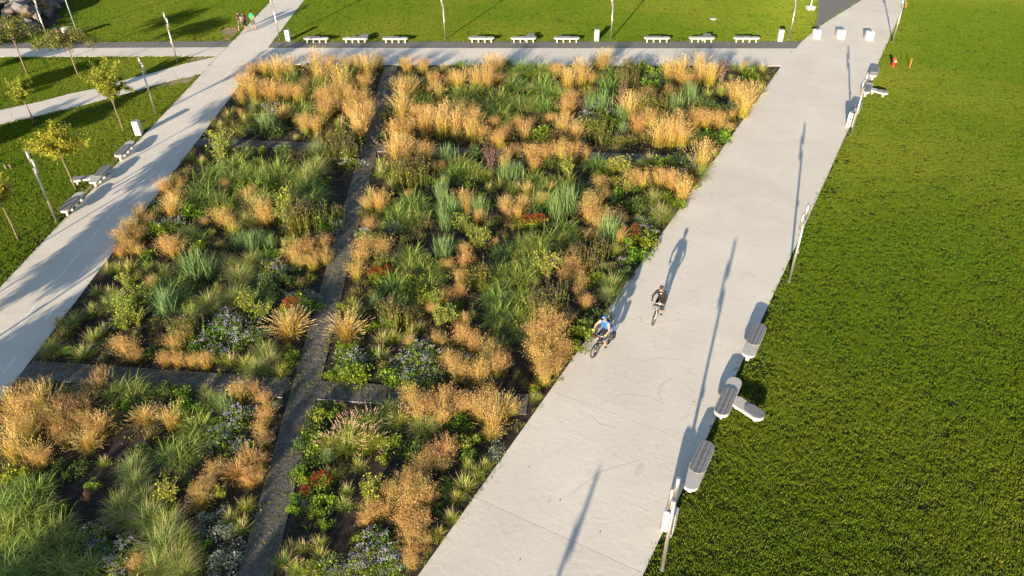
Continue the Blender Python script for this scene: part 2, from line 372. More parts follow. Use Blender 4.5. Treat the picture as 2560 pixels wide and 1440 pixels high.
# gravel
def sheet(name, pts, z, mat):
    mb = MB(); mb.add([(p[0], p[1], z) for p in pts], [tuple(range(len(pts)))]); return struct(name, mb.mesh(name, M[mat]))
gr1 = [v2((-22.02, 66.52)), v2((25.36, 63.89)), v2((26.58, 65.94)), v2((-22.08, 68.45))]
gr2 = [v2((-95, 69.2)), v2((-46.91, 67.62)), v2((-25.75, 66.90)), v2((-25.8, 68.85)), v2((-47.9, 69.45)), v2((-95, 71.0))]
gr3 = [v2((29.0, 69.7)), v2((37.6, 80.1)), v2((48.0, 92.6)), v2((36.2, 92.0)), v2((33.4, 81.2)), v2((31.0, 74.5))]
sheet('gravel_strip', gr1, .012, 'gravel'); sheet('gravel_strip', gr2, .012, 'gravel'); sheet('gravel_strip', gr3, .012, 'gravel')
# beds
bed = [lp_right[0], LPR0, v2((-21.78, 61.87)), PL1, PL0, prom_left[0]]
sheet('bed_soil', bed, .008, 'soil')
def blob(pix, z, name, mat):
    pts = [G(*q)[:2] for q in pix]; sheet(name, pts, z, mat); return pts
bare = [blob(q, .010+.001*i, 'bare_earth', 'bare') for i, q in enumerate((
    [(592, 68), (598, 74), (585, 88), (571, 101), (556, 103), (560, 92), (545, 82), (560, 72), (578, 66)],
    [(531, 142), (505, 149), (480, 152), (472, 147), (490, 143)],
    [(489, 189), (478, 204), (455, 212), (425, 213), (400, 219), (385, 221), (412, 208), (450, 199)],
    [(318, 346), (335, 352), (338, 358), (320, 372), (290, 405), (262, 436), (236, 462), (230, 458), (262, 420), (300, 378)],
    [(226, 462), (236, 464), (200, 500), (172, 530), (160, 534), (170, 520), (200, 488)]))]

# paver walk and its cross strips: every brick a block, the 300 that show largest as parts
PB = plain('x', (0, 0, 0)); bpy.data.materials.remove(PB)
pv = MB(); pv.box((0, 0, 0), (.214, .094, .05), bev=0); pvm = pv.mesh('paver', M['paver'])
def pavers(name, P0, P1, width, runs):
    """P0->P1 is the left edge; bricks laid in running bond across the walk"""
    P0, P1 = v2(P0), v2(P1); L = np.linalg.norm(P1-P0); t = (P1-P0)/L; nn = np.array([t[1], -t[0]])
    b = MB(); q = [P0, P0+nn*width, P1+nn*width, P1]; b.add([(*p, .010) for p in q], [(0, 1, 2, 3)])
    root = struct(name, b.mesh(name, M['paver_bed'])); spots = []
    rows = int(L/.1); bl = width/5
    for i in range(rows):
        off = bl/2 if i % 2 else 0.0
        for j in range(4 if off else 5):
            x = j*bl+off+bl/2
            c = P0+t*(i*.1+.05)+nn*x; spots.append((c[0], c[1], math.atan2(nn[1], nn[0]), bl-.006))
        if off: spots.append((*(P0+t*(i*.1+.05)+nn*bl/4), math.atan2(nn[1], nn[0]), bl/2-.006)); spots.append((*(P0+t*(i*.1+.05)+nn*(width-bl/4)), math.atan2(nn[1], nn[0]), bl/2-.006))
    return root, spots
roots = []
BP0, BP1 = (-8.25, 5.0), (-10.50, 60.9)
walk, sp1 = pavers('paver_walk', BP0, BP1, 1.10, 0)
s1, sp2 = pavers('paver_cross_strip', (-20.32, 23.35), (-9.05, 22.0), 1.10, 0)
s2, sp3 = pavers('paver_cross_strip', (-7.85, 21.84), (.62, 20.84), 1.10, 0)
s3, sp4 = pavers('paver_cross_strip', (-21.1, 46.35), (-9.95, 45.0), 1.10, 0)
s4, sp5 = pavers('paver_cross_strip', (-8.75, 44.85), (12.3, 42.29), 1.10, 0)
allp = [(w, s) for w, ss in ((walk, sp1), (s1, sp2), (s2, sp3), (s3, sp4), (s4, sp5)) for s in ss]
def vis(s):
    x, y, z = proj((s[0], s[1], 0)); return z if (0 < x < 2560 and 0 < y < 1440 and s[1] > 12) else 1e6+z
allp.sort(key=lambda q: vis(q[1]))
rest = {}
for k, (w, s) in enumerate(allp):
    z = .022+random.uniform(-.004, .006); rz = s[2]+random.uniform(-.03, .03)
    if k < 300 and s[3] > .15:
        o = obj('paver', pvm, w, (s[0], s[1], z), rz)
    else:
        rest.setdefault(w.name, (w, MB()))[1].box((s[0], s[1], z), (s[3], .094, .05), rz)
for nm, (w, mb) in rest.items():
    o = obj('pavers', mb.mesh('pavers', M['paver']), w); o['kind'] = 'stuff'
# thin metal edging along the cross strips
for a, b in (((-20.6, 22.30), (-16.5, 21.81)), ((-7.75, 20.76), (.05, 19.82)), ((-8.65, 43.77), (-3.0, 43.08)), ((-9.65, 20.95), (-9.15, 20.89))):
    a, b = v2(a), v2(b); c = (a+b)/2; L = np.linalg.norm(b-a)
    mb = MB(); mb.box((0, 0, 0), (L, .018, .07))
    tag(obj('edging_strip', mb.mesh('edging_strip', M['edging']), None, (c[0], c[1], .025), math.atan2(*(b-a)[::-1])),
        'thin pale metal edging strip along the side of a paver cross strip', 'edging', 'metal edging strips')

# ------------------------------------------------------------------ lawn grass (geometry nodes, one stuff object per patch kind)
def inpoly(P, poly):
    x, y = P[:, 0], P[:, 1]; ins = np.zeros(len(P), bool); n = len(poly)
    for i in range(n):
        a, b = poly[i], poly[(i+1) % n]
        c = ((a[1] > y) != (b[1] > y)); xs = (b[0]-a[0])*(y-a[1])/((b[1]-a[1])+1e-12)+a[0]
        ins ^= c & (x < xs)
    return ins
def dist(P, poly):
    D = np.full(len(P), 1e9); n = len(poly)
    for i in range(n):
        a, b = np.asarray(poly[i]), np.asarray(poly[(i+1) % n]); ab = b-a
        t = np.clip(((P-a)@ab)/max(ab@ab, 1e-9), 0, 1); D = np.minimum(D, np.linalg.norm(P-(a+t[:, None]*ab), axis=1))
    return D
hard = [prom_right+prom_left[::-1], lp_right+lp_left[::-1], xw_bot+xw_top[::-1], ww_bot+ww_top[::-1], br_lo+br_up[::-1], gr1, gr2, gr3, bed]
def clearance(P):
    C = np.full(len(P), 1e9)
    for p in hard:
        D = dist(P, p); D[inpoly(P, p)] *= -1; C = np.minimum(C, D)
    return C
def grid(step, jit, xr=(-62, 66), yr=(8, 118)):
    X, Y = np.meshgrid(np.arange(*xr, step), np.arange(*yr, step)); P = np.stack([X.ravel(), Y.ravel()], 1)
    P += rng.uniform(-jit, jit, P.shape)
    d = P@np.array([0, _fw[1]])+(-H)*_fw[2]; u = FPX*(P[:, 0])/d
    keep = (np.abs(u) < 1280+230) & (d > 5)
    yy = 720-FPX*((P[:, 1])*_u[1]-H*_u[2])/d
    return P[keep & (yy > -260) & (yy < 1440+150)]
def patch(name, R, n, hmin, hmax, wid, tuft, seed):
    q = np.random.default_rng(seed); mb = MB()
    cx = q.uniform(-R, R, (tuft, 2)); ch = q.uniform(.35, 1.0, tuft)**1.3
    for i in range(n):
        if q.random() < .72:
            k = q.integers(tuft); p = cx[k]+q.normal(0, R*.075, 2); hh = ch[k]
        else: p = q.uniform(-R, R, 2); hh = .35
        if np.hypot(*p) > R*1.05: continue
        a = q.uniform(0, 2*math.pi); h = (hmin+(hmax-hmin)*hh)*q.uniform(.7, 1.15); ln = q.uniform(.1, .75)*h
        w = wid*q.uniform(.7, 1.3); b = q.uniform(0, 2*math.pi); dx, dy = math.cos(b)*w/2, math.sin(b)*w/2
        ox, oy = math.cos(a)*ln, math.sin(a)*ln
        mb.add([(p[0]-dx, p[1]-dy, 0), (p[0]+dx, p[1]+dy, 0), (p[0]+ox*.45+dx*.8, p[1]+oy*.45+dy*.8, h*.68), (p[0]+ox*.45-dx*.8, p[1]+oy*.45-dy*.8, h*.68), (p[0]+ox, p[1]+oy, h)],
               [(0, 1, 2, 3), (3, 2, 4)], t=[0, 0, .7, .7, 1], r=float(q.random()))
    me = mb.mesh(name, M['grass']); return bpy.data.objects.new(name, me)       # prototype only: not linked to the scene
def scatter(name, P, protos, smin, smax, label):
    me = bpy.data.meshes.new(name); me.from_pydata([(p[0], p[1], 0.0) for p in P], [], []); o = obj(name, me)
    o['kind'] = 'stuff'; o['label'] = label; o['category'] = 'grass'
    ng = bpy.data.node_groups.new(name, 'GeometryNodeTree')
    ng.interface.new_socket('Geometry', in_out='INPUT', socket_type='NodeSocketGeometry'); ng.interface.new_socket('Geometry', in_out='OUTPUT', socket_type='NodeSocketGeometry')
    n, l = ng.nodes, ng.links; gi = n.new('NodeGroupInput'); go = n.new('NodeGroupOutput'); jn = n.new('GeometryNodeJoinGeometry')
    rid = n.new('FunctionNodeRandomValue'); rid.data_type = 'INT'; rid.inputs['Min'].default_value = 0; rid.inputs['Max'].default_value = len(protos)-1
    rid.inputs['Seed'].default_value = 3
    gj = n.new('GeometryNodeGeometryToInstance')
    for p in protos[::-1]:
        oi = n.new('GeometryNodeObjectInfo'); oi.inputs['Object'].default_value = p; oi.inputs['As Instance'].default_value = False
        l.new(oi.outputs['Geometry'], gj.inputs[0])
    rr = n.new('FunctionNodeRandomValue'); rr.data_type = 'FLOAT_VECTOR'; rr.inputs['Min'].default_value = (0, 0, 0); rr.inputs['Max'].default_value = (0, 0, 6.283)
    rs = n.new('FunctionNodeRandomValue'); rs.data_type = 'FLOAT'; rs.inputs[2].default_value = smin; rs.inputs[3].default_value = smax; rs.inputs['Seed'].default_value = 9
    ip = n.new('GeometryNodeInstanceOnPoints'); ip.inputs['Pick Instance'].default_value = True
    l.new(gi.outputs[0], ip.inputs['Points']); l.new(gj.outputs[0], ip.inputs['Instance'])
    l.new(rid.outputs[2], ip.inputs['Instance Index']); l.new(rr.outputs[0], ip.inputs['Rotation']); l.new(rs.outputs[1], ip.inputs['Scale'])
    l.new(ip.outputs[0], go.inputs[0])
    md = o.modifiers.new('scatter', 'NODES'); md.node_group = ng; return o
P = grid(.62, .2); C = clearance(P)
for b in bare: C[inpoly(P, b)] = -1
big = [patch('turf_patch', .56, 900, .035, .10, .012, 70, 40+i) for i in range(4)]
scatter('lawn_grass', P[C > .50], big, .85, 1.2, 'short green lawn grass')
Q = grid(.21, .07); C2 = clearance(Q); k = (C2 > rng.uniform(-.07, .09, len(C2))) & (C2 < .56)
for b in bare: k &= ~inpoly(Q, b)
Q = Q[k]
small = [patch('turf_tuft', .15, 60, .03, .085, .015, 5, 60+i) for i in range(3)]
scatter('lawn_edge_grass', Q, small, .8, 1.35, 'lawn grass fringing the path edges')
# yellow flowers in the lawn
fl = MB()
for cx, cy, n, sp in ((2330, 200, 30, 3), (2420, 265, 40, 2.5), (2450, 290, 30, 3), (2540, 250, 30, 2.5), (2420, 440, 14, 2), (2290, 275, 16, 2), (2400, 640, 12, 3), (2500, 740, 18, 3), (2300, 90, 20, 6), (2360, 60, 30, 5),
                      (350, 12, 16, 2), (240, 40, 14, 2), (1650, 58, 14, 4), (1400, 40, 14, 6), (900, 40, 14, 6), (2200, 520, 10, 6), (2000, 900, 10, 5), (2450, 1000, 24, 5), (2300, 1250, 20, 5)):
    c = G(cx, cy)
    for i in range(n*4):
        x, y = c[0]+random.gauss(0, sp*.55), c[1]+random.gauss(0, sp*.55)
        if clearance(np.array([[x, y]]))[0] < .2: continue
        z = .10+random.random()*.03; r0 = random.uniform(.014, .024); tx, ty = random.uniform(-.6, .6), random.uniform(-.9, .2)
        pts = [(x+r0*math.cos(a), y+r0*math.sin(a), z-r0*(tx*math.cos(a)+ty*math.sin(a))*-.8) for a in (0, 1.26, 2.51, 3.77, 5.03)]
        fl.add(pts, [(0, 1, 2, 3, 4)])
o = obj('lawn_flowers', fl.mesh('lawn_flowers', M['dandelion'])); o['kind'] = 'stuff'; o['label'] = 'small yellow flowers dotted through the lawn'
# ------------------------------------------------------------------ lamp poles
def lamp_meshes():
    a = MB(); a.tube([(0, 0, 0), (0, 0, 3.28)], .058, 14); post = a.mesh('post', M['steel'], True)
    a = MB(); a.tube([(0, 0, 0), (0, 0, .05)], .085, 14); foot = a.mesh('base_collar', M['steel'])
    a = MB(); a.tube([(0, 0, 2.98), (0, 0, 3.80)], .058, 14); mid = a.mesh('middle_tube', M['steel'], True)
    a = MB(); a.tube([(0, 0, 3.50), (0, 0, 4.27)], .066, 14); topm = a.mesh('top_tube', M['steel'], True)
    a = MB(); a.box((0, 0, 1.75), (.05, .13, .14), bev=.01); box = a.mesh('socket_box', M['steel'])
    return post, foot, mid, topm, box
LM = lamp_meshes()
def shade(me): return me
def lamp(x, y, side, label):
    t = thing('lamp_pole', label, 'lamp pole', (x, y, 0), 0.0, 'stepped steel lamp poles')
    obj('post', LM[0], t); obj('base_collar', LM[1], t); obj('middle_tube', LM[2], t, (side*.115, 0, 0)); obj('top_tube', LM[3], t, (0, 0, 0)); obj('socket_box', LM[4], t, (-side*.075, 0, 0))
for px, py, side, lb in (
    (1655, 1425, -1, 'stepped steel lamp pole on the lawn edge in front of a white bin'),
    (1972, 707, -1, 'stepped steel lamp pole standing alone between two bench groups on the promenade lawn'),
    (2127, 338.6, -1, 'stepped steel lamp pole overlapping three benches and a bin beside the promenade'),
    (2231, 107, -1, 'stepped steel lamp pole on the promenade lawn edge by the white concrete blocks'),
    (142, 554, 1, 'stepped steel lamp pole beside the cycle path below the slatted benches'),
    (390, 285, 1, 'stepped steel lamp pole between branch path and cycle path near white bin'),
    (444, 157, 1, 'stepped steel lamp pole in the grass tip between west walk and branch path'),
    (122, 102, 1, 'stepped steel lamp pole in front of the boulder pile'),
    (699, 100, -1, 'stepped steel lamp pole beside the bin at the cycle path corner'),
    (1113, 100, -1, 'stepped steel lamp pole between the first two bench groups of the row'),
    (1527, 99.5, -1, 'stepped steel lamp pole next to the bin halfway along the bench row'),
    (1972, 99, -1, 'stepped steel lamp pole at the promenade end of the bench row')):
    p = G(px, py); lamp(p[0], p[1], side, lb)
lamp(-4.3, -2.1, -1, 'stepped steel lamp pole further down the promenade lawn edge')
lamp(-24.9, 19.4, 1, 'stepped steel lamp pole further down beside the cycle path')
def thin_pole(px, py, h, r, label, foot, mat='steel'):
    p = G(px, py); t = thing('thin_pole', label, 'pole', (p[0], p[1], 0))
    a = MB(); a.tube([(0, 0, 0), (0, 0, h)], [r, r*.75], 8); obj('post', a.mesh('post', M[mat], True), t)
    if foot:
        a = MB(); a.box((0, 0, foot*.25), (foot, foot, foot*.5), bev=.03); obj('footing', a.mesh('footing', M['slab_top']), t)
thin_pole(198, 97, 5.2, .035, 'thin grey pole on a small pale footing beside white box', .34, 'bintop')
thin_pole(23, 72, 1.5, .03, 'short thin pole in front of the boulder pile', 0)
thin_pole(2025, 24, 6.0, .06, 'white pole on a square concrete footing by the gravel wedge', .75, 'white')

# ------------------------------------------------------------------ benches
def stadium(L, W, n=9, x0=0.0):
    r = W/2; pts = []
    for i in range(n+1):
        a = -math.pi/2+math.pi*i/n; pts.append((x0+L/2-r+r*math.cos(a), r*math.sin(a)))
    for i in range(n+1):
        a = math.pi/2+math.pi*i/n; pts.append((x0-L/2+r+r*math.cos(a), r*math.sin(a)))
    return pts
def clip(poly, y0, y1):
    def half(P, f, lim):
        out = []
        for i in range(len(P)):
            a, b = P[i], P[(i+1) % len(P)]; fa, fb = f(a), f(b)
            if fa >= 0: out.append(a)
            if (fa >= 0) != (fb >= 0):
                k = fa/(fa-fb); out.append((a[0]+(b[0]-a[0])*k, a[1]+(b[1]-a[1])*k))
        return out
    P = half(poly, lambda p: p[1]-y0, 0); return half(P, lambda p: y1-p[1], 0)
BW = .56
def seat_parts(root, L, PLn, end, rz=0.0, ox=0.0, oy=0.0, ztop=.46, legs=4, nslat=5, mats=None):
    """slab L long with its slats over PLn metres at the +x or -x end"""
    ca, sa = math.cos(rz), math.sin(rz); T = lambda p: (ox+p[0]*ca-p[1]*sa, oy+p[0]*sa+p[1]*ca)
    mb = MB(); mb.prism([T(p) for p in stadium(L, BW)], ztop-.11, ztop, bev=.012); obj('seat_slab', mb.mesh('seat_slab', M['slab_white']), root)
    sh = end*(L-PLn)/2; ol = stadium(PLn, BW-.015, x0=sh); e = [-.275, -.135, .0, .05, .19, .275]
    mb = MB(); mb.prism([T(p) for p in stadium(PLn-.03, BW-.05, x0=sh)], ztop+.002, ztop+.012); obj('slat_gap_shade', mb.mesh('slat_gap_shade', M['black']), root)  # black sheet added under the slats, painting in the shade of their gaps
    for a, b in zip(e[:-1], e[1:]):
        c = clip(ol, a+.009, b-.009)
        mb = MB(); mb.prism([T(p) for p in c], ztop+.014, ztop+.055); obj('slat', mb.mesh('slat', M['slat']), root)
    for i in range(legs):
        x = -L/2+.30+(L-.60)*i/(legs-1); p = T((x, 0))
        mb = MB(); mb.box((p[0], p[1], (ztop-.105)/2), (.11, .15, ztop-.105), rz, bev=.012); obj('leg', mb.mesh('leg', M['slab_top']), root)
def bench(px, py, deg, end, label, group, arm=None):
    p = G(px, py, .46); t = thing('slatted_bench', label, 'bench', (p[0], p[1], 0), math.radians(90-deg), group)
    seat_parts(t, 2.36, 1.62, end)
    if arm:                                   # the angled side seat of the forked benches
        adeg, off, aL = arm; a = math.radians(adeg); cx = off+math.cos(a)*(aL/2+.12); cy = math.sin(a)*(aL/2+.12)
        seat_parts(t, aL, .80, 1, a, cx, cy, ztop=.395, legs=2)
    return t
gR, gL, gF = 'benches along the promenade lawn', 'benches beside the cycle path', 'benches in the row behind the gravel strip'
bench(1747, 1162, 29.6, 1, 'straight bench with grey slats beside the bin and lamp pole on the promenade', gR)
bench(1821, 989, 29.6, -1, 'forked bench with angled side seat near the cyclists on the promenade lawn', gR, arm=(-112, .10, 1.45))
bench(1886, 849, 29.6, 1, 'straight bench with grey slats uphill of the forked bench opposite the cyclists', gR)
bench(2187, 178, 29.6, 1, 'straight bench on the promenade nearest the red hydrant', gR)
bench(2170, 218, 29.6, -1, 'forked bench with side seat behind the lamp pole near the red hydrant', gR, arm=(-112, .10, 1.45))
bench(2142, 268, 29.6, 1, 'straight bench touching the white bin behind the lamp pole on the promenade', gR)
bench(311, 370, -1.6, -1, 'straight bench next to the white bin beside the cycle path', gL)
bench(250, 434, -1.6, 1, 'forked bench with side seat beside the cycle path', gL, arm=(107, -.10, 1.5))
bench(180, 503, -1.6, -1, 'straight bench next to the lamp pole and tree beside the cycle path', gL)
for k, (x0, x1, x2) in enumerate(((790, 888, 988), (1204, 1309, 1417), (1643, 1755, 1867))):
    w = ('nearest the cycle path', 'in the middle of the row', 'nearest the promenade')[k]
    y0 = (94.5, 93.5, 93)[k]
    bench(x0, y0, 93.2, -1, 'white straight bench before the fork in the bench group '+w, gF)
    bench(x1, y0, 93.2, 1, 'white forked bench with side seat in the bench group '+w, gF, arm=(52, -.1, 1.5))
    bench(x2, y0, 93.2, -1, 'white straight bench after the fork in the bench group '+w, gF)

# ------------------------------------------------------------------ bins
def bin_(px, py, deg, label, h=1.0, w=.42):
    p = G(px, py); t = thing('litter_bin', label, 'bin', (p[0], p[1], 0), math.radians(-deg), 'white concrete litter bins')
    a = MB(); a.box((0, 0, h/2), (w, w, h), bev=.015); obj('body', a.mesh('body', M['binside']), t)
    a = MB(); a.box((0, 0, h+.012), (w-.03, w-.03, .03), bev=.008); lid = obj('lid', a.mesh('lid', M['bintop']), t)
    a = MB(); a.box((0, -.05, h+.030), (w*.52, w*.30, .008)); obj('opening', a.mesh('opening', M['hole']), lid)
bin_(1671, 1322, 29.6, 'white concrete litter bin behind the lamp pole below the straight bench', h=.95, w=.38)
bin_(2123, 316, 29.6, 'white concrete litter bin touching the bench behind the promenade lamp pole')
bin_(349, 337, -1.6, 'white concrete litter bin beside the cycle path next to the benches')
bin_(722, 102.5, 3.2, 'white concrete litter bin at the corner of cycle path and bench row')
bin_(1491, 102, 3.2, 'white concrete litter bin between bench groups halfway along the row')
bin_(1949, 102.5, 3.2, 'white concrete litter bin at the promenade end of the bench row')
p = G(172, 96); t = thing('utility_cabinet', 'cream box cabinet on the lawn between lamp pole and thin pole', 'cabinet', (p[0], p[1], 0), math.radians(12))
a = MB(); a.box((0, 0, .5), (.62, .5, 1.0), bev=.015); obj('body', a.mesh('body', M['binside']), t)
a = MB(); a.box((0, 0, 1.02), (.66, .54, .05), bev=.012); obj('top', a.mesh('top', M['slab_top']), t)
a = MB(); a.box((0, -.253, .5), (.50, .012, .8)); obj('door_panel', a.mesh('door_panel', M['slab_top']), t)
# bags on the grass
def bag(px, py, s, low, up, label):
    p = G(px, py); t = thing('bag', label, 'bag', (p[0], p[1], 0), .3)
    a = MB(); a.ball((0, 0, .16*s), (.22*s, .16*s, .19*s), 12, 8); obj('pouch', a.mesh('pouch', M[low], True), t)
    a = MB(); a.ball((0, .03*s, .40*s), (.17*s, .13*s, .20*s), 12, 8); obj('main_pack', a.mesh('main_pack', M[up], True), t)
    a = MB(); a.tube([(-.06*s, 0, .57*s), (-.05*s, 0, .66*s), (.05*s, 0, .66*s), (.06*s, 0, .57*s)], .012, 6); obj('handle', a.mesh('handle', M['black']), t)
M['navy'] = plain('navy_fabric', (.03, .04, .09), .8); M['coral'] = plain('coral_fabric', (.65, .08, .06), .7); M['maroon'] = plain('maroon_fabric', (.16, .03, .04), .8)
bag(145, 84, .95, 'coral', 'navy', 'small navy and red bag standing on the lawn by the cabinet')
bag(187, 90, .75, 'maroon', 'black', 'dark maroon bag in the shadow of the cabinet')

# ------------------------------------------------------------------ concrete blocks across the promenade
def block(px, py, deg, lugs, label):
    p = G(px, py); t = thing('concrete_block', label, 'block', (p[0], p[1], .035), math.radians(-deg), 'white concrete blocks closing the promenade')
    a = MB(); a.box((0, .3, .37), (.66, .6, .74), bev=.03); obj('body', a.mesh('body', M['binside']), t)
    if lugs:
        for k in (-1, 1):
            a = MB(); a.tube([(k*.2, .3, .73), (k*.2, .3, .80)], [.07, .055], 12); obj('lug', a.mesh('lug', M['slab_top']), t)
block(2041, 98, 2, 1, 'white concrete block with two lugs on the gravel side of the promenade')
block(2102, 98.5, 2, 0, 'plain smooth white concrete block in the middle of the promenade')
block(2173, 102.5, 6, 1, 'white concrete block with two lugs near the lamp pole by the lawn')
# hydrant, post, manhole
p = G(2231.5, 168); t = thing('fire_hydrant', 'red pillar fire hydrant with white cap on the promenade lawn', 'hydrant', (p[0], p[1], 0), .4)
a = MB(); a.tube([(0, 0, 0), (0, 0, .04)], .17, 16); a.tube([(0, 0, .04), (0, 0, .60)], .115, 16); obj('barrel', a.mesh('barrel', M['red'], False), t)
a = MB(); a.tube([(0, 0, .60), (0, 0, .63), (0, 0, .70), (0, 0, .77), (0, 0, .80)], [.14, .14, .12, .07, .02], 16); obj('bonnet', a.mesh('bonnet', M['red']), t)
a = MB(); a.tube([(-.02, -.10, .52), (-.04, -.19, .52)], .06, 14); obj('outlet_cap', a.mesh('outlet_cap', M['white']), t)
a = MB(); a.tube([(.10, .02, .48), (.18, .04, .48)], .045, 12); obj('side_outlet', a.mesh('side_outlet', M['red']), t)
p = G(2273, 170); t = thing('marker_post', 'thin orange marker post beside the red hydrant', 'post', (p[0], p[1], 0), .2)
a = MB(); a.box((0, 0, .38), (.05, .05, .76), bev=.006); obj('stake', a.mesh('stake', M['orange']), t)
a = MB(); a.box((0, -.02, .74), (.07, .03, .06), bev=.006); obj('cap', a.mesh('cap', M['orange']), t)
p = G(2263, 20); t = thing('marker_post', 'small orange marker post behind the lamp pole by the white blocks', 'post', (p[0], p[1], 0), .2)
a = MB(); a.box((0, 0, .2), (.06, .06, .4), bev=.006); obj('stake', a.mesh('stake', M['orange']), t)
a = MB(); a.box((0, -.01, .47), (.12, .04, .12), bev=.01); obj('plate', a.mesh('plate', M['orange']), t)
p = G(1783, 49); t = thing('manhole', 'round pale manhole cover set in the lawn', 'manhole', (p[0], p[1], 0))
a = MB(); a.tube([(0, 0, 0), (0, 0, .10)], .33, 24); obj('collar', a.mesh('collar', M['slab_white']), t)
a = MB(); a.tube([(0, 0, .10), (0, 0, .115)], .24, 24); obj('cover', a.mesh('cover', M['slab_top']), t)
# low timber stubs on the lawn by the trees
for px, py, lb in ((22, 423, 'pair of short grey stakes in the lawn by the yellow trees'),):
    p = G(px, py); t = thing('stake_pair', lb, 'stakes', (p[0], p[1], 0))
    for dx in (-.16, .16):
        a = MB(); a.tube([(dx, 0, 0), (dx, 0, .35)], .05, 8); obj('stake', a.mesh('stake', M['bark']), t)
# a few fallen leaves on the promenade
lf = MB()
for px, py in ((1663, 932), (1729, 600), (2005, 175), (2150, 117), (2100, 117), (1885, 430), (1930, 420), (1520, 760), (1600, 800), (1680, 845), (1735, 1005), (1322, 1168), (1400, 1250), (1640, 1115), (1500, 1330), (1830, 640), (1930, 320), (1980, 260), (1300, 1400), (1560, 1010)):
    for k in range(1):
        c = G(px, py, .04); a = random.uniform(0, 6.3); s = random.uniform(.018, .045)
        ca, sa = math.cos(a)*s, math.sin(a)*s
        lf.add([(c[0]-ca, c[1]-sa, .038), (c[0]+sa*.5, c[1]-ca*.5, .052), (c[0]+ca, c[1]+sa, .040), (c[0]-sa*.5, c[1]+ca*.5, .050)], [(0, 1, 2, 3)], r=random.random())
o = obj('fallen_leaves', lf.mesh('fallen_leaves', M['brown'])); o['kind'] = 'stuff'; o['label'] = 'dry fallen leaves scattered on the promenade'
# ------------------------------------------------------------------ planting
def blade(mb, base, az, lean, L, w, droop, r, seg=3, t0=0.0, t1=1.0, twist=0.0):
    """a grass blade: leaves the base towards az, bends outwards by 'droop' on the way"""
    pts = []; p = np.array(base, float); el = math.pi/2-lean; s = L/seg
    ca, sa = math.cos(az), math.sin(az); wx, wy = -math.sin(az+twist), math.cos(az+twist)
    vs = []; tt = []
    for i in range(seg+1):
        k = i/seg; ww = w*(1-k**2.2)*.5+w*.04
        if i == seg: vs.append(tuple(p)); tt.append(t1)
        else:
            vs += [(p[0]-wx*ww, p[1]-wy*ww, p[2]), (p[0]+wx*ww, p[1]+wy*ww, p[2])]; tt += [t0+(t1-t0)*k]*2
        e = el-droop*(k+.5/seg); p = p+np.array([ca*math.cos(e), sa*math.cos(e), math.sin(e)])*s
        if p[2] < .02: p[2] = .02
    fs = [(2*i, 2*i+1, 2*i+3, 2*i+2) for i in range(seg-1)]+[(2*seg-2, 2*seg-1, 2*seg)]
    mb.add(vs, fs, t=tt, r=r); return vs[-1], el-droop
def leaf(mb, c, s, q, r, t=None, asp=.55, up=0.35):
    a = q.uniform(0, 6.283); e = q.normal(up, .5); d = np.array([math.cos(a)*math.cos(e), math.sin(a)*math.cos(e), math.sin(e)])
    b = np.array([-math.sin(a), math.cos(a), q.normal(0, .45)]); b /= np.linalg.norm(b)
    c = np.asarray(c, float); k = s*asp/2; tv = q.random() if t is None else t
    mb.add([c-d*s*.5, c+b*k-d*s*.05, c+d*s*.5, c-b*k-d*s*.05], [(0, 1, 2, 3)], t=[tv]*4, r=r)
def flower(mb, c, s, q, r):
    nx, ny = q.normal(0, .35), q.normal(-.25, .35); n = np.array([nx, ny, 1.0]); n /= np.linalg.norm(n)
    a = np.cross(n, [0, 1, .1]); a /= np.linalg.norm(a); b = np.cross(n, a); c = np.asarray(c, float)
    mb.add([c+(a*math.cos(x)+b*math.sin(x))*s for x in np.arange(5)*1.2566], [(0, 1, 2, 3, 4)], t=[q.random()]*5, r=r)
def dome(q, R, Hh, shell=.0):
    a = q.uniform(0, 6.283); u = q.uniform(shell, 1)**.5; el = math.asin(q.uniform(.02, 1))
    return np.array([R*u*math.cos(a)*math.cos(el), R*u*math.sin(a)*math.cos(el), Hh*u*math.sin(el)*1.0+.04])

def k_gold(q):                                   # airy cloud of panicles over a low green tuft
    a, b = MB(), MB()
    for i in range(90): blade(a, (q.normal(0, .07), q.normal(0, .07), 0), q.uniform(0, 6.28), q.uniform(.1, .9), q.uniform(.3, .55), .012, q.uniform(.6, 1.6), q.random(), 3, 0, .55)
    for i in range(150):
        az = q.uniform(0, 6.28); ln = abs(q.normal(0, .30)); L = q.uniform(.62, 1.0)
        tip, e = blade(a, (q.normal(0, .08), q.normal(0, .08), 0), az, ln, L, .010, q.uniform(.1, .45), q.random(), 3, .3, 1.0)
        tip = np.array(tip)
        d = np.array([math.cos(az)*math.cos(e), math.sin(az)*math.cos(e), math.sin(e)]); rr = q.random()
        for k in range(13):
            c = tip-d*q.uniform(-.05, .32)+q.normal(0, .045, 3); s = q.uniform(.025, .05)
            leaf(b, c, s, q, (rr+q.random())/2, asp=.42, up=.5)
    return [('stems', a, 'goldbase'), ('panicles', b, 'gold')]
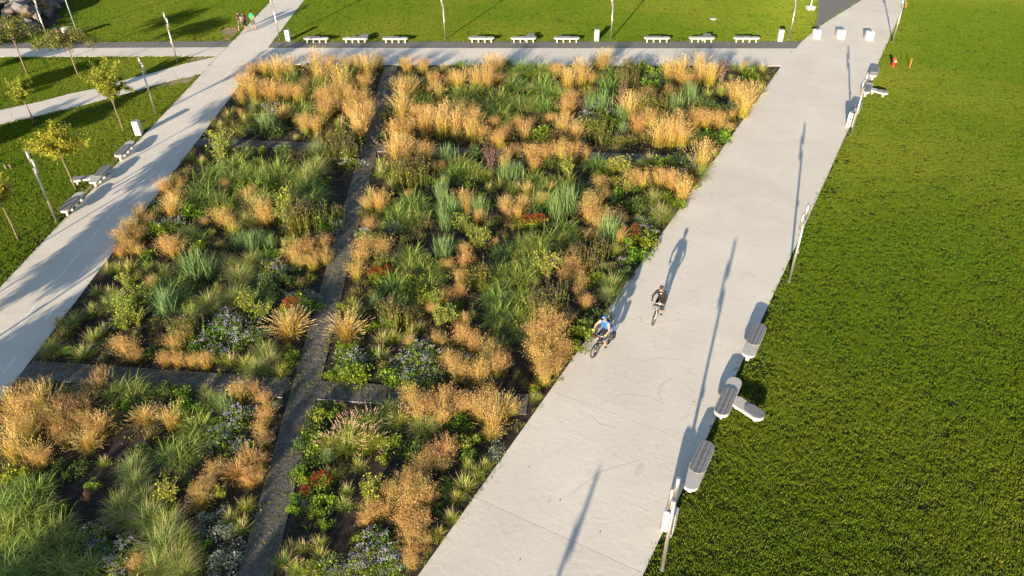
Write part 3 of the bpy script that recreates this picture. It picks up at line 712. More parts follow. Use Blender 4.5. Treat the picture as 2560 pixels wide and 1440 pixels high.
def k_blond(q):                                  # upright fan of stalks with narrow plumes
    a, b = MB(), MB()
    for i in range(110): blade(a, (q.normal(0, .08), q.normal(0, .08), 0), q.uniform(0, 6.28), q.uniform(.05, .7), q.uniform(.4, .8), .014, q.uniform(.4, 1.5), q.random(), 3, 0, .5)
    for i in range(170):
        az = q.uniform(0, 6.28); ln = abs(q.normal(0, .27)); L = q.uniform(.75, 1.35)
        tip, e = blade(a, (q.normal(0, .09), q.normal(0, .09), 0), az, ln, L, .009, q.uniform(.05, .5), q.random(), 3, .45, 1.0)
        d = np.array([math.cos(az)*math.cos(e), math.sin(az)*math.cos(e), math.sin(e)]); rr = q.random(); tip = np.array(tip)
        for k in range(5):
            c = tip-d*(.03+.06*k)+q.normal(0, .014, 3); w = np.array([-math.sin(az), math.cos(az), 0])*.0085 if k % 2 else np.array([0, 0, .0085])
            b.add([c-d*.045, c+w, c+d*.045, c-w], [(0, 1, 2, 3)], t=[.3+.14*k]*4, r=rr)
    return [('stems', a, 'goldbase'), ('plumes', b, 'blond')]
def k_fan(q):                                    # wide golden fountain of bristly plumes
    a, b = MB(), MB()
    for i in range(120): blade(a, (q.normal(0, .08), q.normal(0, .08), 0), q.uniform(0, 6.28), q.uniform(.2, 1.0), q.uniform(.4, .8), .014, q.uniform(.6, 1.6), q.random(), 3, 0, .6)
    for i in range(300):
        az = q.uniform(0, 6.28); ln = q.uniform(.0, .8); L = q.uniform(.6, 1.15)
        tip, e = blade(a, (q.normal(0, .07), q.normal(0, .07), 0), az, ln, L, .012, q.uniform(.1, .6), q.random(), 3, .4, 1.0)
        d = np.array([math.cos(az)*math.cos(e), math.sin(az)*math.cos(e), math.sin(e)-.15]); rr = q.random(); tip = np.array(tip)
        for k in range(5):
            c = tip+d*(.045*k-.09); s = .0125*(1-.13*abs(k-2))
            w = np.array([-math.sin(az), math.cos(az), 0])*s if k % 2 else np.array([0, 0, s])
            b.add([c-d*.035, c+w, c+d*.035, c-w], [(0, 1, 2, 3)], t=[.25*k]*4, r=rr)
    return [('stems', a, 'goldbase'), ('plumes', b, 'blond')]
def k_brush(q):                                  # green fountain with pink-tan bottlebrush tips
    a, b = MB(), MB()
    for i in range(260): blade(a, (q.normal(0, .09), q.normal(0, .09), 0), q.uniform(0, 6.28), q.uniform(.05, .9), q.uniform(.5, .95), .014, q.uniform(.5, 1.5), q.random(), 3)
    for i in range(60):
        az = q.uniform(0, 6.28); ln = q.uniform(.05, .8); L = q.uniform(.75, 1.05)
        tip, e = blade(a, (q.normal(0, .07), q.normal(0, .07), 0), az, ln, L, .009, q.uniform(.2, .7), q.random(), 3, .5, 1.0)
        d = np.array([math.cos(az)*math.cos(e), math.sin(az)*math.cos(e), math.sin(e)-.2]); rr = q.random(); tip = np.array(tip)
        for k in range(6):
            c = tip+d*(.035*k-.05); s = .014
            w = np.array([-math.sin(az), math.cos(az), 0])*s if k % 2 else np.array([0, 0, s])
            b.add([c-d*.03, c+w, c+d*.03, c-w], [(0, 1, 2, 3)], t=[.2*k]*4, r=rr)
    return [('blades', a, 'lime'), ('plumes', b, 'pinkplume')]
def k_green(q):                                  # broad arching blades
    a = MB()
    for i in range(330): blade(a, (q.normal(0, .19), q.normal(0, .19), 0), q.uniform(0, 6.28), q.uniform(0, .85), q.uniform(.6, 1.2), q.uniform(.016, .032), q.uniform(.9, 2.6), q.random(), 4, twist=q.normal(0, .3))
    return [('blades', a, 'green')]
def k_fine(q):                                   # soft hair-like fountain
    a, b = MB(), MB()
    for i in range(460): blade(a, (q.normal(0, .13), q.normal(0, .13), 0), q.uniform(0, 6.28), q.uniform(0, .75), q.uniform(.7, 1.25), q.uniform(.009, .015), q.uniform(.5, 1.9), q.random(), 4)
    for i in range(60): blade(b, (q.normal(0, .1), q.normal(0, .1), 0), q.uniform(0, 6.28), q.uniform(.1, .8), q.uniform(.9, 1.35), .010, q.uniform(.5, 1.5), q.random(), 4, .2, 1)
    return [('blades', a, 'finegreen'), ('seed_stalks', b, 'pinkplume')]
def k_tuft(q):                                   # low spiky tuft
    a, b = MB(), MB()
    for i in range(190): blade(a, (q.normal(0, .05), q.normal(0, .05), 0), q.uniform(0, 6.28), q.uniform(.05, 1.15), q.uniform(.32, .6), q.uniform(.010, .016), q.uniform(.1, .9), q.random(), 3)
    for i in range(18): blade(b, (q.normal(0, .05), q.normal(0, .05), 0), q.uniform(0, 6.28), q.uniform(.05, .9), q.uniform(.5, .72), .011, q.uniform(.1, .6), q.random(), 3, .3, 1)
    return [('blades', a, 'lime'), ('seed_spikes', b, 'pinkplume')]
def k_blue(q):                                   # stiff upright blue-green blades
    a = MB()
    for i in range(240): blade(a, (q.normal(0, .12), q.normal(0, .12), 0), q.uniform(0, 6.28), abs(q.normal(0, .22)), q.uniform(.6, 1.1), q.uniform(.014, .022), q.uniform(0, .9), q.random(), 3)
    return [('blades', a, 'blue')]
def mound(q, R, Hh, nl, leafm, nf, flm, ls=.07, fs=.022, shell=.35, flat=False):
    a, b = MB(), MB()
    lobes = [(q.normal(0, R*.42, 2), q.uniform(.38, .72)*R, q.uniform(.55, 1.1)*Hh) for _ in range(7)]
    def dome(q, R_, H_, sh):
        o_, r_, h_ = lobes[int(q.integers(7))]; an = q.uniform(0, 6.283); u = q.uniform(sh, 1)**.5; el = math.asin(q.uniform(.02, 1))
        return np.array([o_[0]+r_*u*math.cos(an)*math.cos(el), o_[1]+r_*u*math.sin(an)*math.cos(el), h_*u*math.sin(el)+.04])+q.normal(0, .035, 3)*np.array([1, 1, .7])
    for i in range(nl):
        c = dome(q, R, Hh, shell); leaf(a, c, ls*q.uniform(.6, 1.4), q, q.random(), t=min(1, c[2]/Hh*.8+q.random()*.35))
    st_ = MB()
    for i in range(14):
        az = q.uniform(0, 6.28); rr = q.uniform(0, .6)*R; st_.tube([(0, 0, 0), (rr*math.cos(az), rr*math.sin(az), Hh*.8)], [.012, .005], 3, cap=False, t=.1)
    lab = None
    for k in range(max(1, nf//9) if nf else 0):
        c0 = dome(q, R, Hh, .85)
        if c0[2] < Hh*.3: continue
        for j in range(10):
            c = c0+q.normal(0, .055, 3); c[2] = c0[2]+q.uniform(.0, .07); flower(b, c, fs*q.uniform(.7, 1.3), q, q.random())
    return [('stems', st_, 'olive'), ('foliage', a, leafm)]+([('flowers', b, flm)] if nf else [])
def k_aster(q): return mound(q, .55, .62, 620, 'leaf', 280, 'violet', .065, .017)
def k_white(q): return mound(q, .50, .55, 520, 'leaf', 300, 'whitepetal', .06, .016)
def k_red(q):
    p = mound(q, .45, .62, 480, 'leaf', 0, None, .09)
    b = MB()
    for i in range(330):
        a = q.uniform(0, 6.28); u = q.uniform(0, 1)**.5*.42; z = .70-.35*u**1.5*2+q.normal(0, .035); flower(b, (u*math.cos(a), u*math.sin(a), z), q.uniform(.016, .03), q, q.random())
    return p+[('flowers', b, 'redpetal')]
def k_leafy(q): return mound(q, .5, .55, 640, 'leaf', 0, None, .10)
def k_dark(q): return mound(q, .5, .5, 640, 'darkleaf', 0, None, .09)
def k_silver(q): return mound(q, .45, .42, 760, 'silver', 0, None, .05)
def k_low(q):                                    # mixed low perennials going over
    p = mound(q, .55, .42, 520, 'olive', 0, None, .07); b = MB()
    for i in range(60):
        az = q.uniform(0, 6.28); tip, e = blade(b, (q.normal(0, .25), q.normal(0, .25), 0), az, abs(q.normal(0, .25)), q.uniform(.35, .6), .010, .2, q.random(), 2)
        for k in range(3): leaf(b, np.array(tip)+q.normal(0, .02, 3), .04, q, q.random())
    return p+[('seed_heads', b, 'brown')]
def k_seed(q):                                   # upright dark stems with seed heads
    a, b = MB(), MB()
    for i in range(46):
        x, y = q.normal(0, .20, 2); h = q.uniform(.6, .95); tx, ty = x*1.25+q.normal(0, .03), y*1.25+q.normal(0, .03)
        a.tube([(x, y, 0), (tx, ty, h)], [.009, .006], 3, cap=False, t=.2, r=q.random())
        for k in range(9):
            z = q.uniform(.1, .9); leaf(a, (x+(tx-x)*z+q.normal(0, .03), y+(ty-y)*z+q.normal(0, .03), h*z), .08, q, q.random(), t=z)
        for k in range(5): leaf(b, (tx+q.normal(0, .022), ty+q.normal(0, .022), h+q.normal(0, .03)), .045, q, q.random(), asp=.8)
    return [('foliage', a, 'olive'), ('seed_heads', b, 'brown')]
def shrubby(q, leafm, Hh, spread, nb, nl, ls):
    a, b = MB(), MB()
    for i in range(nb):
        az = q.uniform(0, 6.28); out = q.uniform(.15, 1)*spread; h = Hh*q.uniform(.55, 1.0)
        p0 = np.array([q.normal(0, .04), q.normal(0, .04), 0]); p2 = np.array([out*math.cos(az), out*math.sin(az), h]); p1 = p0*.5+p2*.5+np.array([-p2[0]*.12, -p2[1]*.12, .08])
        b.tube([p0, p1, p2], [.016, .011, .004], 4, cap=False)
        for k in range(nl//nb):
            u = q.uniform(.22, 1.05); c = (p0*(1-u)**2+2*p1*u*(1-u)+p2*u*u)+q.normal(0, .055, 3)
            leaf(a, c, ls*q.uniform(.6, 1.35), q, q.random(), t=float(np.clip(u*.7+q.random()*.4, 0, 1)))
    return [('branches', b, 'bark'), ('foliage', a, leafm)]
def k_shrub(q): return shrubby(q, 'limeleaf', 1.05, .55, 26, 780, .085)
def k_burg(q): return shrubby(q, 'burgundy', 1.2, .32, 22, 700, .075)
KIND = {  # code: builder, name, description, category, natural diameter, height, variants
 'G': (k_gold, 'golden_tussock', 'airy golden grass clump', 'tussock', 1.05, .95, 5),
 'C': (k_blond, 'feather_reed', 'blond feather reed grass', 'tussock', 1.05, 1.25, 5),
 'F': (k_fan, 'fountain_tussock', 'big golden fan of fountain grass', 'tussock', 1.7, 1.0, 2),
 'Y': (k_brush, 'bottlebrush_tussock', 'fountain grass with bottlebrush tips', 'tussock', 1.45, .85, 2),
 'M': (k_green, 'green_tussock', 'arching green maiden grass', 'tussock', 1.45, 1.0, 5),
 'P': (k_fine, 'soft_tussock', 'soft fine-bladed green grass', 'tussock', 1.6, .95, 4),
 'T': (k_tuft, 'spiky_tussock', 'spiky yellow-green grass tuft', 'tussock', .85, .5, 4),
 'B': (k_blue, 'upright_tussock', 'upright blue-green switch grass', 'tussock', .85, .95, 3),
 'A': (k_aster, 'aster_plant', 'violet flowering aster mound', 'flowers', 1.15, .68, 4),
 'W': (k_white, 'white_aster', 'white flowering aster mound', 'flowers', 1.05, .6, 3),
 'R': (k_red, 'red_perennial', 'rust-red flowering perennial', 'flowers', .95, .7, 3),
 'L': (k_leafy, 'leafy_perennial', 'leafy bright green perennial mound', 'plant', 1.05, .58, 4),
 'K': (k_low, 'low_perennial', 'low olive brown perennial mound', 'plant', 1.15, .5, 4),
 'X': (k_dark, 'dark_perennial', 'dark green leafy perennial mound', 'plant', 1.05, .52, 3),
 'V': (k_silver, 'silver_perennial', 'silvery grey-green low mound', 'plant', .95, .45, 3),
 'D': (k_seed, 'seedhead_perennial', 'dark perennial with seed heads', 'plant', .75, .9, 4),
 'S': (k_shrub, 'young_shrub', 'young yellow-green leafy shrub', 'shrub', 1.15, 1.05, 4),
 'U': (k_burg, 'burgundy_shrub', 'dark burgundy leaved shrub', 'shrub', .8, 1.2, 2)}
PLANTS = {  # zoom tile (column, row) of the photograph, quarter pixels: kind, centre x, centre y, width
(0,0):"G 2510 700 190;G 2420 800 220;C 2520 900 200;T 2270 1150 230;T 2450 1190 260;G 2400 960 200;W 2440 1320 150;S 2230 1400 280;K 2350 1290 200;T 2200 1260 150",
(1,0):"G 90 690 250;C 330 690 260;C 210 700 220;C 600 620 280;G 760 640 220;G 900 640 250;G 1020 630 250;C 1110 670 200;G 1230 610 230;M 350 800 330;M 640 850 320;C 630 740 260;M 880 720 260;C 840 800 260;G 1080 830 270;G 60 900 200;C 160 900 260;G 420 930 220;G 500 860 140;G 300 930 200;G 700 960 220;G 900 900 260;G 960 990 260;G 800 930 200;G 650 980 170;G 1070 1000 290;G 940 1100 260;C 1080 1150 260;G 690 1130 260;G 600 1230 220;G 480 1240 200;G 780 1060 200;K 150 1060 260;A 80 1150 300;C 270 1140 160;M 330 1080 220;M 480 1080 270;W 1110 950 170;A 890 1040 180;T 840 1230 260;C 1040 1280 270;K 830 1350 300;X 1000 1380 200;X 200 1290 300;B 100 1250 200;T 400 1370 110;T 500 1330 100;T 600 1370 100;K 700 1360 200;G 1150 1070 170;C 1000 1180 200;"
      "G 1510 640 230;G 1670 650 230;K 1520 800 280;K 1650 870 220;K 1430 830 200;G 1770 810 190;T 1880 690 220;X 2000 760 200;W 2090 660 200;G 1960 800 170;C 2030 790 190;C 2200 790 240;C 2300 790 220;G 2400 770 170;M 2510 720 180;M 2500 610 170;C 2330 650 200;C 2420 660 180;C 1470 900 260;T 1440 970 220;C 1560 880 150;M 1700 980 220;K 1830 990 200;C 1820 910 150;M 2070 900 260;M 2230 880 280;M 2430 950 270;M 2100 1020 220;M 2330 1030 300;M 2450 1120 270;C 1450 1080 260;G 1600 1120 260;G 1750 1150 260;C 1900 1150 260;G 2050 1120 250;G 2150 1130 220;C 1700 1240 280;C 1850 1240 260;C 2000 1220 260;G 1400 1300 260;G 1520 1280 220;G 1460 1390 260;W 1290 1360 150;K 1320 1150 200;T 1330 1060 170;K 1650 1370 220;T 2000 1340 220;G 2150 1300 260;G 2260 1330 170;G 2380 1230 160;G 2490 1150 110;G 2500 1330 170;G 2440 1400 200;K 2220 1410 240;T 1850 1330 200;K 1500 1010 160;C 2180 1220 200;K 2340 1330 160",
(2,0):"M 100 660 240;M 310 660 220;G 440 700 170;W 560 700 140;M 30 820 220;M 330 830 260;M 430 900 220;C 560 800 190;C 700 760 290;C 690 670 170;G 800 800 140;G 900 640 260;C 930 590 170;M 1000 720 230;M 960 830 290;M 1050 860 200;D 1190 720 190;D 1180 850 200;D 1130 790 150;L 1320 680 200;M 1400 760 220;L 1380 860 240;C 1560 700 180;G 1580 780 120;C 1680 700 230;G 1750 830 230;C 1900 720 290;C 1880 640 220;C 1990 760 180;U 2110 710 150;T 2300 680 260;L 2400 760 240;T 2500 690 170;U 1110 960 160;G 1370 960 260;G 1280 1000 220;G 1560 920 150;D 1640 960 160;B 1780 970 210;M 1900 1020 240;T 2090 910 170;C 2240 930 190;C 2370 930 240;C 2330 1040 250;T 2480 880 170;M 60 1000 260;M 200 1020 220;M 330 1020 260;S 530 960 130;G 600 990 240;G 550 1080 240;S 770 960 170;B 900 1040 190;B 790 1060 160;A 760 1150 260;A 900 1140 240;L 800 1260 260;L 950 1240 260;D 880 1330 220;C 1170 1080 260;D 1450 1070 220;D 1350 1050 200;B 1650 1070 210;T 1770 1060 170;X 2100 1100 240;A 2220 1080 220;B 1090 1160 150;B 1110 1280 110;G 1270 1230 260;G 1380 1200 220;M 1500 1180 190;C 1660 1200 160;G 1830 1190 220;G 1950 1200 220;G 2070 1230 220;G 2150 1290 180;C 1480 1330 260;C 1600 1320 260;C 1700 1350 220;K 1280 1370 220;X 1920 1380 260;L 2060 1370 260;K 240 1180 220;G 380 1180 140;G 60 1250 170;G 190 1230 140;C 500 1240 200;C 640 1320 190;L 300 1340 240;K 450 1380 260;K 620 1400 240;T 900 1390 160;K 1080 1390 200;K 1200 900 200;X 1560 850 160;T 1960 930 160;K 2150 860 180;U 700 1060 110;C 120 1330 160",
(0,1):"S 2180 90 260;S 2260 60 220;T 1920 140 160;T 2020 170 150;K 1880 260 170;M 2450 60 170;G 1640 440 200;G 1800 400 150;G 1740 540 230;C 1720 660 200;C 1370 660 160;G 1480 760 170;G 1300 820 220;G 1210 920 200;G 1290 1010 220;G 1200 1080 150;G 1390 1070 140;G 1400 900 160;M 2150 260 300;M 2050 400 300;M 2000 510 320;M 2150 540 280;M 2350 170 300;M 2450 260 280;M 2300 330 260;L 1900 680 240;T 1560 700 170;X 1590 620 180;A 1530 600 130;A 1640 790 220;A 1740 800 200;L 1560 860 220;A 1450 880 150;M 1880 870 220;M 1960 930 220;L 1960 1020 160;G 1720 1040 270;G 1650 1000 200;G 2200 730 240;G 2290 790 180;T 2340 860 190;P 2460 760 220;P 2500 600 240;C 2480 530 150;B 2380 990 170;B 2500 1000 170;B 1930 1250 280;B 2050 1270 200;T 1620 1250 180;T 1490 1230 190;T 1290 1230 200;T 1180 1240 160;T 1080 1240 180;S 1280 1390 220;M 1650 1400 320;M 1800 1370 280;P 2230 1210 280;P 2400 1300 320;P 2500 1160 240;K 1700 1290 150;K 1400 1300 150;K 2200 1000 150;X 2350 560 200;L 2420 440 200;S 2560 470 160;K 1860 160 120;K 2100 1110 160;L 1480 1090 130;K 1790 300 160",
(1,1):"P 590 60 240;X 250 60 220;K 380 110 200;D 770 90 180;D 860 70 170;D 960 80 160;W 920 190 230;W 840 160 150;M 180 230 320;M 60 290 260;M 280 300 240;P 560 270 340;P 480 340 280;M 520 410 270;M 560 560 270;M 600 480 240;L 100 420 200;P 60 540 260;G 90 720 250;C 40 640 200;S 300 580 260;S 300 720 280;D 510 700 220;D 430 800 200;D 560 760 180;K 330 850 220;L 700 780 190;W 770 840 180;A 820 800 130;D 800 690 130;B 140 980 140;B 30 960 140;T 370 980 220;T 510 910 130;T 290 1000 170;G 380 1100 260;G 520 1050 220;G 680 980 190;G 680 1120 200;G 560 1170 210;G 440 1180 180;A 180 1230 240;A 300 1260 200;A 120 1330 240;X 260 1370 240;X 90 1400 220;M 60 1110 200;K 480 1390 170;L 540 1330 110;"
      "C 1390 80 260;C 1500 70 220;G 1700 130 240;G 1680 60 200;G 1770 230 140;G 1840 210 140;T 1240 180 170;T 1240 290 190;T 1320 220 130;D 1440 250 200;D 1560 260 200;D 1620 330 200;D 1500 350 180;T 1360 400 200;K 1400 460 170;B 1900 120 170;M 1980 270 270;M 2150 230 270;M 2070 190 230;M 2230 280 200;T 2330 310 150;T 2320 440 150;C 2500 130 150;C 2470 180 140;U 2350 170 190;X 2200 90 220;T 2430 400 170;B 2500 300 180;M 2550 420 160;T 1140 500 160;G 1230 560 260;G 1110 590 180;K 1090 690 150;G 1130 800 180;K 1200 740 150;M 1560 560 300;M 1420 700 300;M 1570 710 300;M 1470 620 240;M 1640 630 200;B 1880 560 160;B 1850 470 170;B 1960 640 170;B 1900 780 150;B 1870 680 150;C 2070 560 190;C 2110 620 140;B 2230 660 190;S 2060 790 220;S 2230 960 250;S 2140 880 160;C 2220 740 140;C 2490 620 160;C 2520 700 120;W 1080 900 190;W 1290 850 200;A 1400 850 180;G 1100 1020 260;G 1250 1030 260;G 1040 1150 240;G 1000 1280 220;K 1180 1240 200;R 1220 1330 200;R 1300 1280 160;M 1560 1090 270;M 1550 1220 270;M 1700 1240 290;M 1820 1230 220;M 1400 1380 290;L 1620 1390 260;M 1750 1390 260;B 1880 1060 190;K 1900 960 180;G 2090 1050 170;G 2100 1180 190;G 2040 1350 200;G 1920 1200 160;M 2480 1070 230;M 2450 1240 280;G 2390 970 90;D 2230 1350 200;X 2220 1230 200;M 2460 1400 230;K 1700 800 180;K 1600 920 200;K 2300 1000 160;K 2350 780 200;K 2430 760 170;K 2150 1260 150;K 1060 1390 150;D 1300 1180 170",
(2,1):"G 40 60 150;G 190 110 240;G 330 90 230;G 480 80 220;G 620 80 240;G 720 90 170;G 220 210 160;X 400 190 220;S 560 240 230;M 860 190 240;S 1000 230 190;S 1120 230 250;T 1370 150 170;L 1500 170 190;X 1600 190 200;A 1720 140 220;A 1760 220 220;C 1900 140 250;T 1930 250 200;T 2130 40 130;R 1850 370 120;R 1780 310 90;A 1870 310 150;B 30 280 170;M 220 350 270;M 330 430 270;M 520 380 290;M 640 440 230;M 700 490 180;M 330 560 300;B 560 600 240;B 450 640 200;C 390 440 110;T 60 450 180;C 150 470 140;C 100 600 160;G 60 690 160;C 290 560 150;C 570 510 120;G 880 400 200;G 900 500 200;S 1020 390 140;S 1170 440 170;L 1060 490 170;G 1290 360 240;G 1190 370 200;G 1480 340 230;C 1600 360 210;C 1740 440 240;K 1440 440 200;L 1560 530 200;L 1660 600 150;X 1150 600 240;X 1280 640 220;X 1020 570 190;P 1410 540 240;P 1500 700 290;R 160 780 180;R 260 770 180;M 520 830 290;M 440 930 290;M 590 910 220;M 250 960 320;M 100 980 240;M 300 1080 260;G 800 620 260;G 780 700 240;G 870 780 240;G 760 560 160;G 990 740 210;G 1090 760 160;R 1210 910 170;R 1240 850 110;L 1170 980 140;A 1320 770 210;A 1370 890 220;L 1340 980 210;B 960 880 230;F 800 940 170;C 1080 920 150;T 1040 1050 170;D 890 1070 160;L 1270 1120 220;A 1160 1170 180;D 760 1180 180;D 720 1110 150;K 990 1230 170;T 900 1240 150;G 590 1220 240;G 640 1300 230;G 520 1350 220;G 690 1390 190;S 350 1230 280;M 180 1190 300;M 100 1330 300;P 1000 1390 250;L 840 1330 180;X 1120 1290 200;W 1130 1270 110;K 960 980 160;K 600 690 180;K 660 1020 180;X 1250 470 180;L 870 320 130;K 1780 560 90;T 1720 560 130;L 960 280 140",
(0,2):"T 960 40 160;T 1090 40 170;T 1040 150 170;T 910 220 230;T 730 330 210;T 600 340 180;P 500 600 260;T 620 450 200;T 810 650 250;T 920 500 220;T 1020 430 170;K 760 260 150;X 680 430 200;K 560 480 150;S 1280 200 300;S 1400 100 270;S 1240 330 270;S 1360 300 220;M 1680 60 320;M 1800 90 260;B 1650 170 240;V 1660 240 170;A 1090 380 170;W 1110 520 140;W 960 600 120;W 1060 690 140;K 1000 600 150;G 1270 620 270;G 1350 680 200;G 1190 570 200;X 1480 650 180;K 1620 380 240;K 1760 380 240;D 1850 440 200;G 1860 480 180;G 1750 550 220;K 1600 520 240;X 1560 620 170;G 1640 710 180;G 1780 720 200;G 1920 730 180;G 2060 730 190;A 2220 400 320;A 2400 330 280;A 2050 520 240;A 2300 530 280;A 2230 280 220;A 2480 440 240;A 2160 600 220;L 1960 620 190;S 2480 150 270;P 2350 90 280;P 2080 140 280;T 2170 210 190;L 2200 690 150;T 2300 720 190;T 2450 740 240;P 2540 790 240;"
      "V 550 930 130;V 790 970 180;T 660 1030 170;G 1010 870 200;C 980 970 210;M 1250 980 310;M 1150 1030 280;M 1370 1050 280;G 300 1010 180;G 430 980 180;C 100 1150 300;G 250 1200 300;C 420 1150 300;G 600 1180 290;C 150 1330 300;G 400 1330 300;G 700 1240 260;G 830 1140 260;C 560 1300 280;X 1600 1000 220;X 1730 1030 220;L 1850 1040 200;P 2080 1110 230;G 2380 1050 260;L 1900 1200 220;F 1450 1290 300;C 1700 1290 250;M 1980 1340 330;A 2350 1320 300;A 2450 1240 240;A 2260 1400 240;K 1050 1230 280;K 1180 1330 240;C 980 1400 260;B 2230 1180 190;L 1780 1190 170;G 2540 1010 180;G 820 1320 260;C 280 1420 280;G 620 1420 260;K 930 1260 220",
(1,2):"R 350 170 170;R 300 200 120;L 540 190 210;V 480 70 220;L 400 110 180;V 580 90 150;F 330 400 420;F 900 420 430;L 380 680 170;L 330 620 150;P 130 740 270;T 240 830 220;P 20 800 240;M 40 60 240;S 60 220 220;A 80 440 170;X 30 520 180;K 970 60 190;T 960 150 200;L 870 180 120;T 1000 220 170;B 1190 150 140;K 1110 230 170;D 1330 230 190;D 1400 300 190;A 1310 340 190;M 1480 130 220;U 1460 260 90;L 1680 60 260;S 1780 120 220;G 1760 200 150;G 1880 60 170;G 2040 60 200;M 2420 70 300;M 2430 240 280;M 2460 370 250;S 1830 310 240;S 1960 280 220;C 2090 310 120;K 1580 270 200;K 1640 370 200;T 1260 520 220;T 1370 490 220;T 1240 660 220;T 1540 440 170;T 1640 400 160;K 1270 780 170;A 950 690 290;A 1080 720 220;A 880 800 240;L 950 860 260;L 1080 850 220;A 1640 600 300;A 1600 740 300;A 1760 720 260;A 1750 850 300;A 1450 720 220;L 1350 880 250;A 1480 850 240;X 1650 930 260;X 1800 940 240;L 1500 930 220;A 2150 700 240;G 1800 500 170;G 1860 530 150;G 2060 480 250;G 2180 560 260;G 2330 640 260;G 1940 720 260;G 2030 830 290;G 2230 850 300;G 2420 780 270;G 2450 680 200;T 2460 560 190;X 1950 560 170;L 1380 360 170;L 730 880 130;K 1180 600 150;K 1000 560 170;L 880 590 150;"
      "G 80 1120 190;G 100 1280 220;V 220 1150 130;X 700 1200 230;L 620 1310 220;K 830 1170 150;Y 1100 1370 320;Y 950 1400 260;M 1320 1190 220;M 1280 1300 220;G 1550 1080 260;G 1620 1220 290;G 1900 1100 280;G 1850 1260 290;G 2080 1180 260;G 2330 1130 290;C 2450 1190 260;C 2360 1330 280;Y 1450 1320 260;G 1730 1150 240;X 2180 1270 200;C 2220 1230 220;G 40 1400 200;L 760 1260 150;X 560 1400 200;K 480 1400 150",
(2,2):"M 100 100 300;M 80 280 260;M 80 420 220;D 340 120 200;D 440 120 200;D 250 190 180;D 330 220 180;K 520 210 180;G 650 30 170;G 730 150 190;P 980 60 230;X 750 330 240;X 860 260 200;L 700 430 240;L 650 560 170;X 800 400 190;G 350 330 300;G 450 420 290;G 250 430 290;G 400 540 320;G 240 590 280;G 500 620 260;G 300 720 290;G 430 760 260;G 330 880 250;G 570 300 170;G 540 230 140;L 220 1010 80;T 220 1100 130;T 270 1090 110;C 20 1200 140;K 100 960 130;K 60 860 140;X 640 250 150",
(0,3):"C 120 160 300;C 330 210 260;G 420 260 230;F 880 110 340;X 590 370 180;X 690 430 180;X 780 340 180;X 850 350 140;M 1850 140 330;M 1800 250 300;M 2000 70 260;M 1680 200 260;A 2350 120 300;A 2200 60 240;A 2430 210 220;S 1690 600 300;M 200 540 340;M 350 560 320;M 80 700 340;M 300 790 360;M 90 930 360;M 560 960 340;M 340 1040 320;M 140 1180 360;M 500 1110 320;M 620 1320 360;M 320 1350 340;M 820 1350 320;M 120 1380 340;M 700 1060 280;P 1340 500 330;P 1200 740 340;P 1420 660 330;P 1480 830 380;P 1660 930 400;P 1640 1130 420;P 1760 1270 400;P 1240 880 280;P 1560 1350 380;P 1780 1080 340;P 1850 1390 320;A 980 1000 250;A 1150 1170 250;A 1140 1310 230;A 1310 1010 200;A 1010 1140 200;A 1250 1390 220;G 1370 1320 220;F 2370 400 340;G 2150 370 240;G 2080 520 220;F 2020 690 280;C 2500 260 220;G 2480 470 220;G 1980 600 200;V 2120 890 230;V 2230 1020 280;V 2270 1220 290;V 2230 1360 280;T 2450 740 230;T 2410 950 220;T 2300 850 190;L 2000 1200 100;L 930 520 110;U 870 660 110;K 1900 470 200;X 1080 1230 200;K 1700 420 200;L 600 770 90;G 640 60 240;L 2040 1130 90",
(1,3):"L 560 60 190;L 550 200 220;X 480 130 190;L 430 400 190;X 560 290 200;L 470 470 160;G 80 90 220;G 60 280 180;G 20 420 200;Y 900 110 400;Y 1110 110 320;Y 740 110 280;L 1330 100 230;X 1560 130 230;X 1660 190 220;L 1520 220 180;G 1760 250 270;G 1900 180 270;G 1850 320 230;G 1670 330 240;L 2130 90 210;L 2150 240 170;V 2400 170 190;F 2370 20 150;T 2130 350 220;T 2280 330 190;T 2080 530 260;T 2190 430 200;X 1870 520 210;X 1880 640 170;X 1820 750 150;G 1500 500 290;G 1650 600 290;G 1350 620 250;G 1540 720 310;G 1720 660 220;G 1150 790 250;G 1280 760 220;G 1650 890 280;G 1470 890 250;G 1550 1010 270;G 1670 1080 220;G 1560 1180 230;G 1550 1290 220;G 1090 880 180;G 1600 430 240;R 660 500 230;R 500 600 110;L 680 660 240;L 620 740 200;V 520 700 150;L 560 790 160;L 390 770 150;L 420 650 140;T 870 720 210;T 900 590 180;T 720 410 160;T 800 430 170;S 1130 560 300;S 1160 660 240;L 1270 260 120;L 680 910 100;T 340 1160 220;T 270 1290 250;T 460 1150 180;T 620 1120 200;T 640 1240 210;T 1940 860 200;T 1820 1010 200;T 2010 650 190;A 1220 1080 300;A 1230 1220 300;A 1050 1230 260;A 900 1350 290;A 1370 1360 270;A 1080 1370 260;A 1380 1180 220;A 760 1390 240;X 1190 1370 200;L 550 1370 180;Y 400 1390 200;B 720 240 130;K 840 340 170;K 1700 1180 130",
}
def build_kind(code):
    fn, name, desc, cat, dia, hh, nv = KIND[code]; out = []
    for i in range(nv):
        q = np.random.default_rng(ord(code)*17+i); out.append([(pn, mb.mesh(pn, M[mt]), ) for pn, mb, mt in fn(q)])
    return out
KM = {c: build_kind(c) for c in KIND}
def side_x(y): return -8.25-(y-5)*.04025+.55
hardbed = [prom_right+prom_left[::-1], lp_right+lp_left[::-1], xw_bot+xw_top[::-1]]
NPL = 0; SPOTS = []
STUFFY = {'flowers', 'plumes', 'panicles', 'seed_heads', 'seed_spikes', 'seed_stalks', 'foliage'}
def put(pn, me, o):
    c = obj(pn, me, o)
    if pn in STUFFY: c['kind'] = 'stuff'
ENT = []
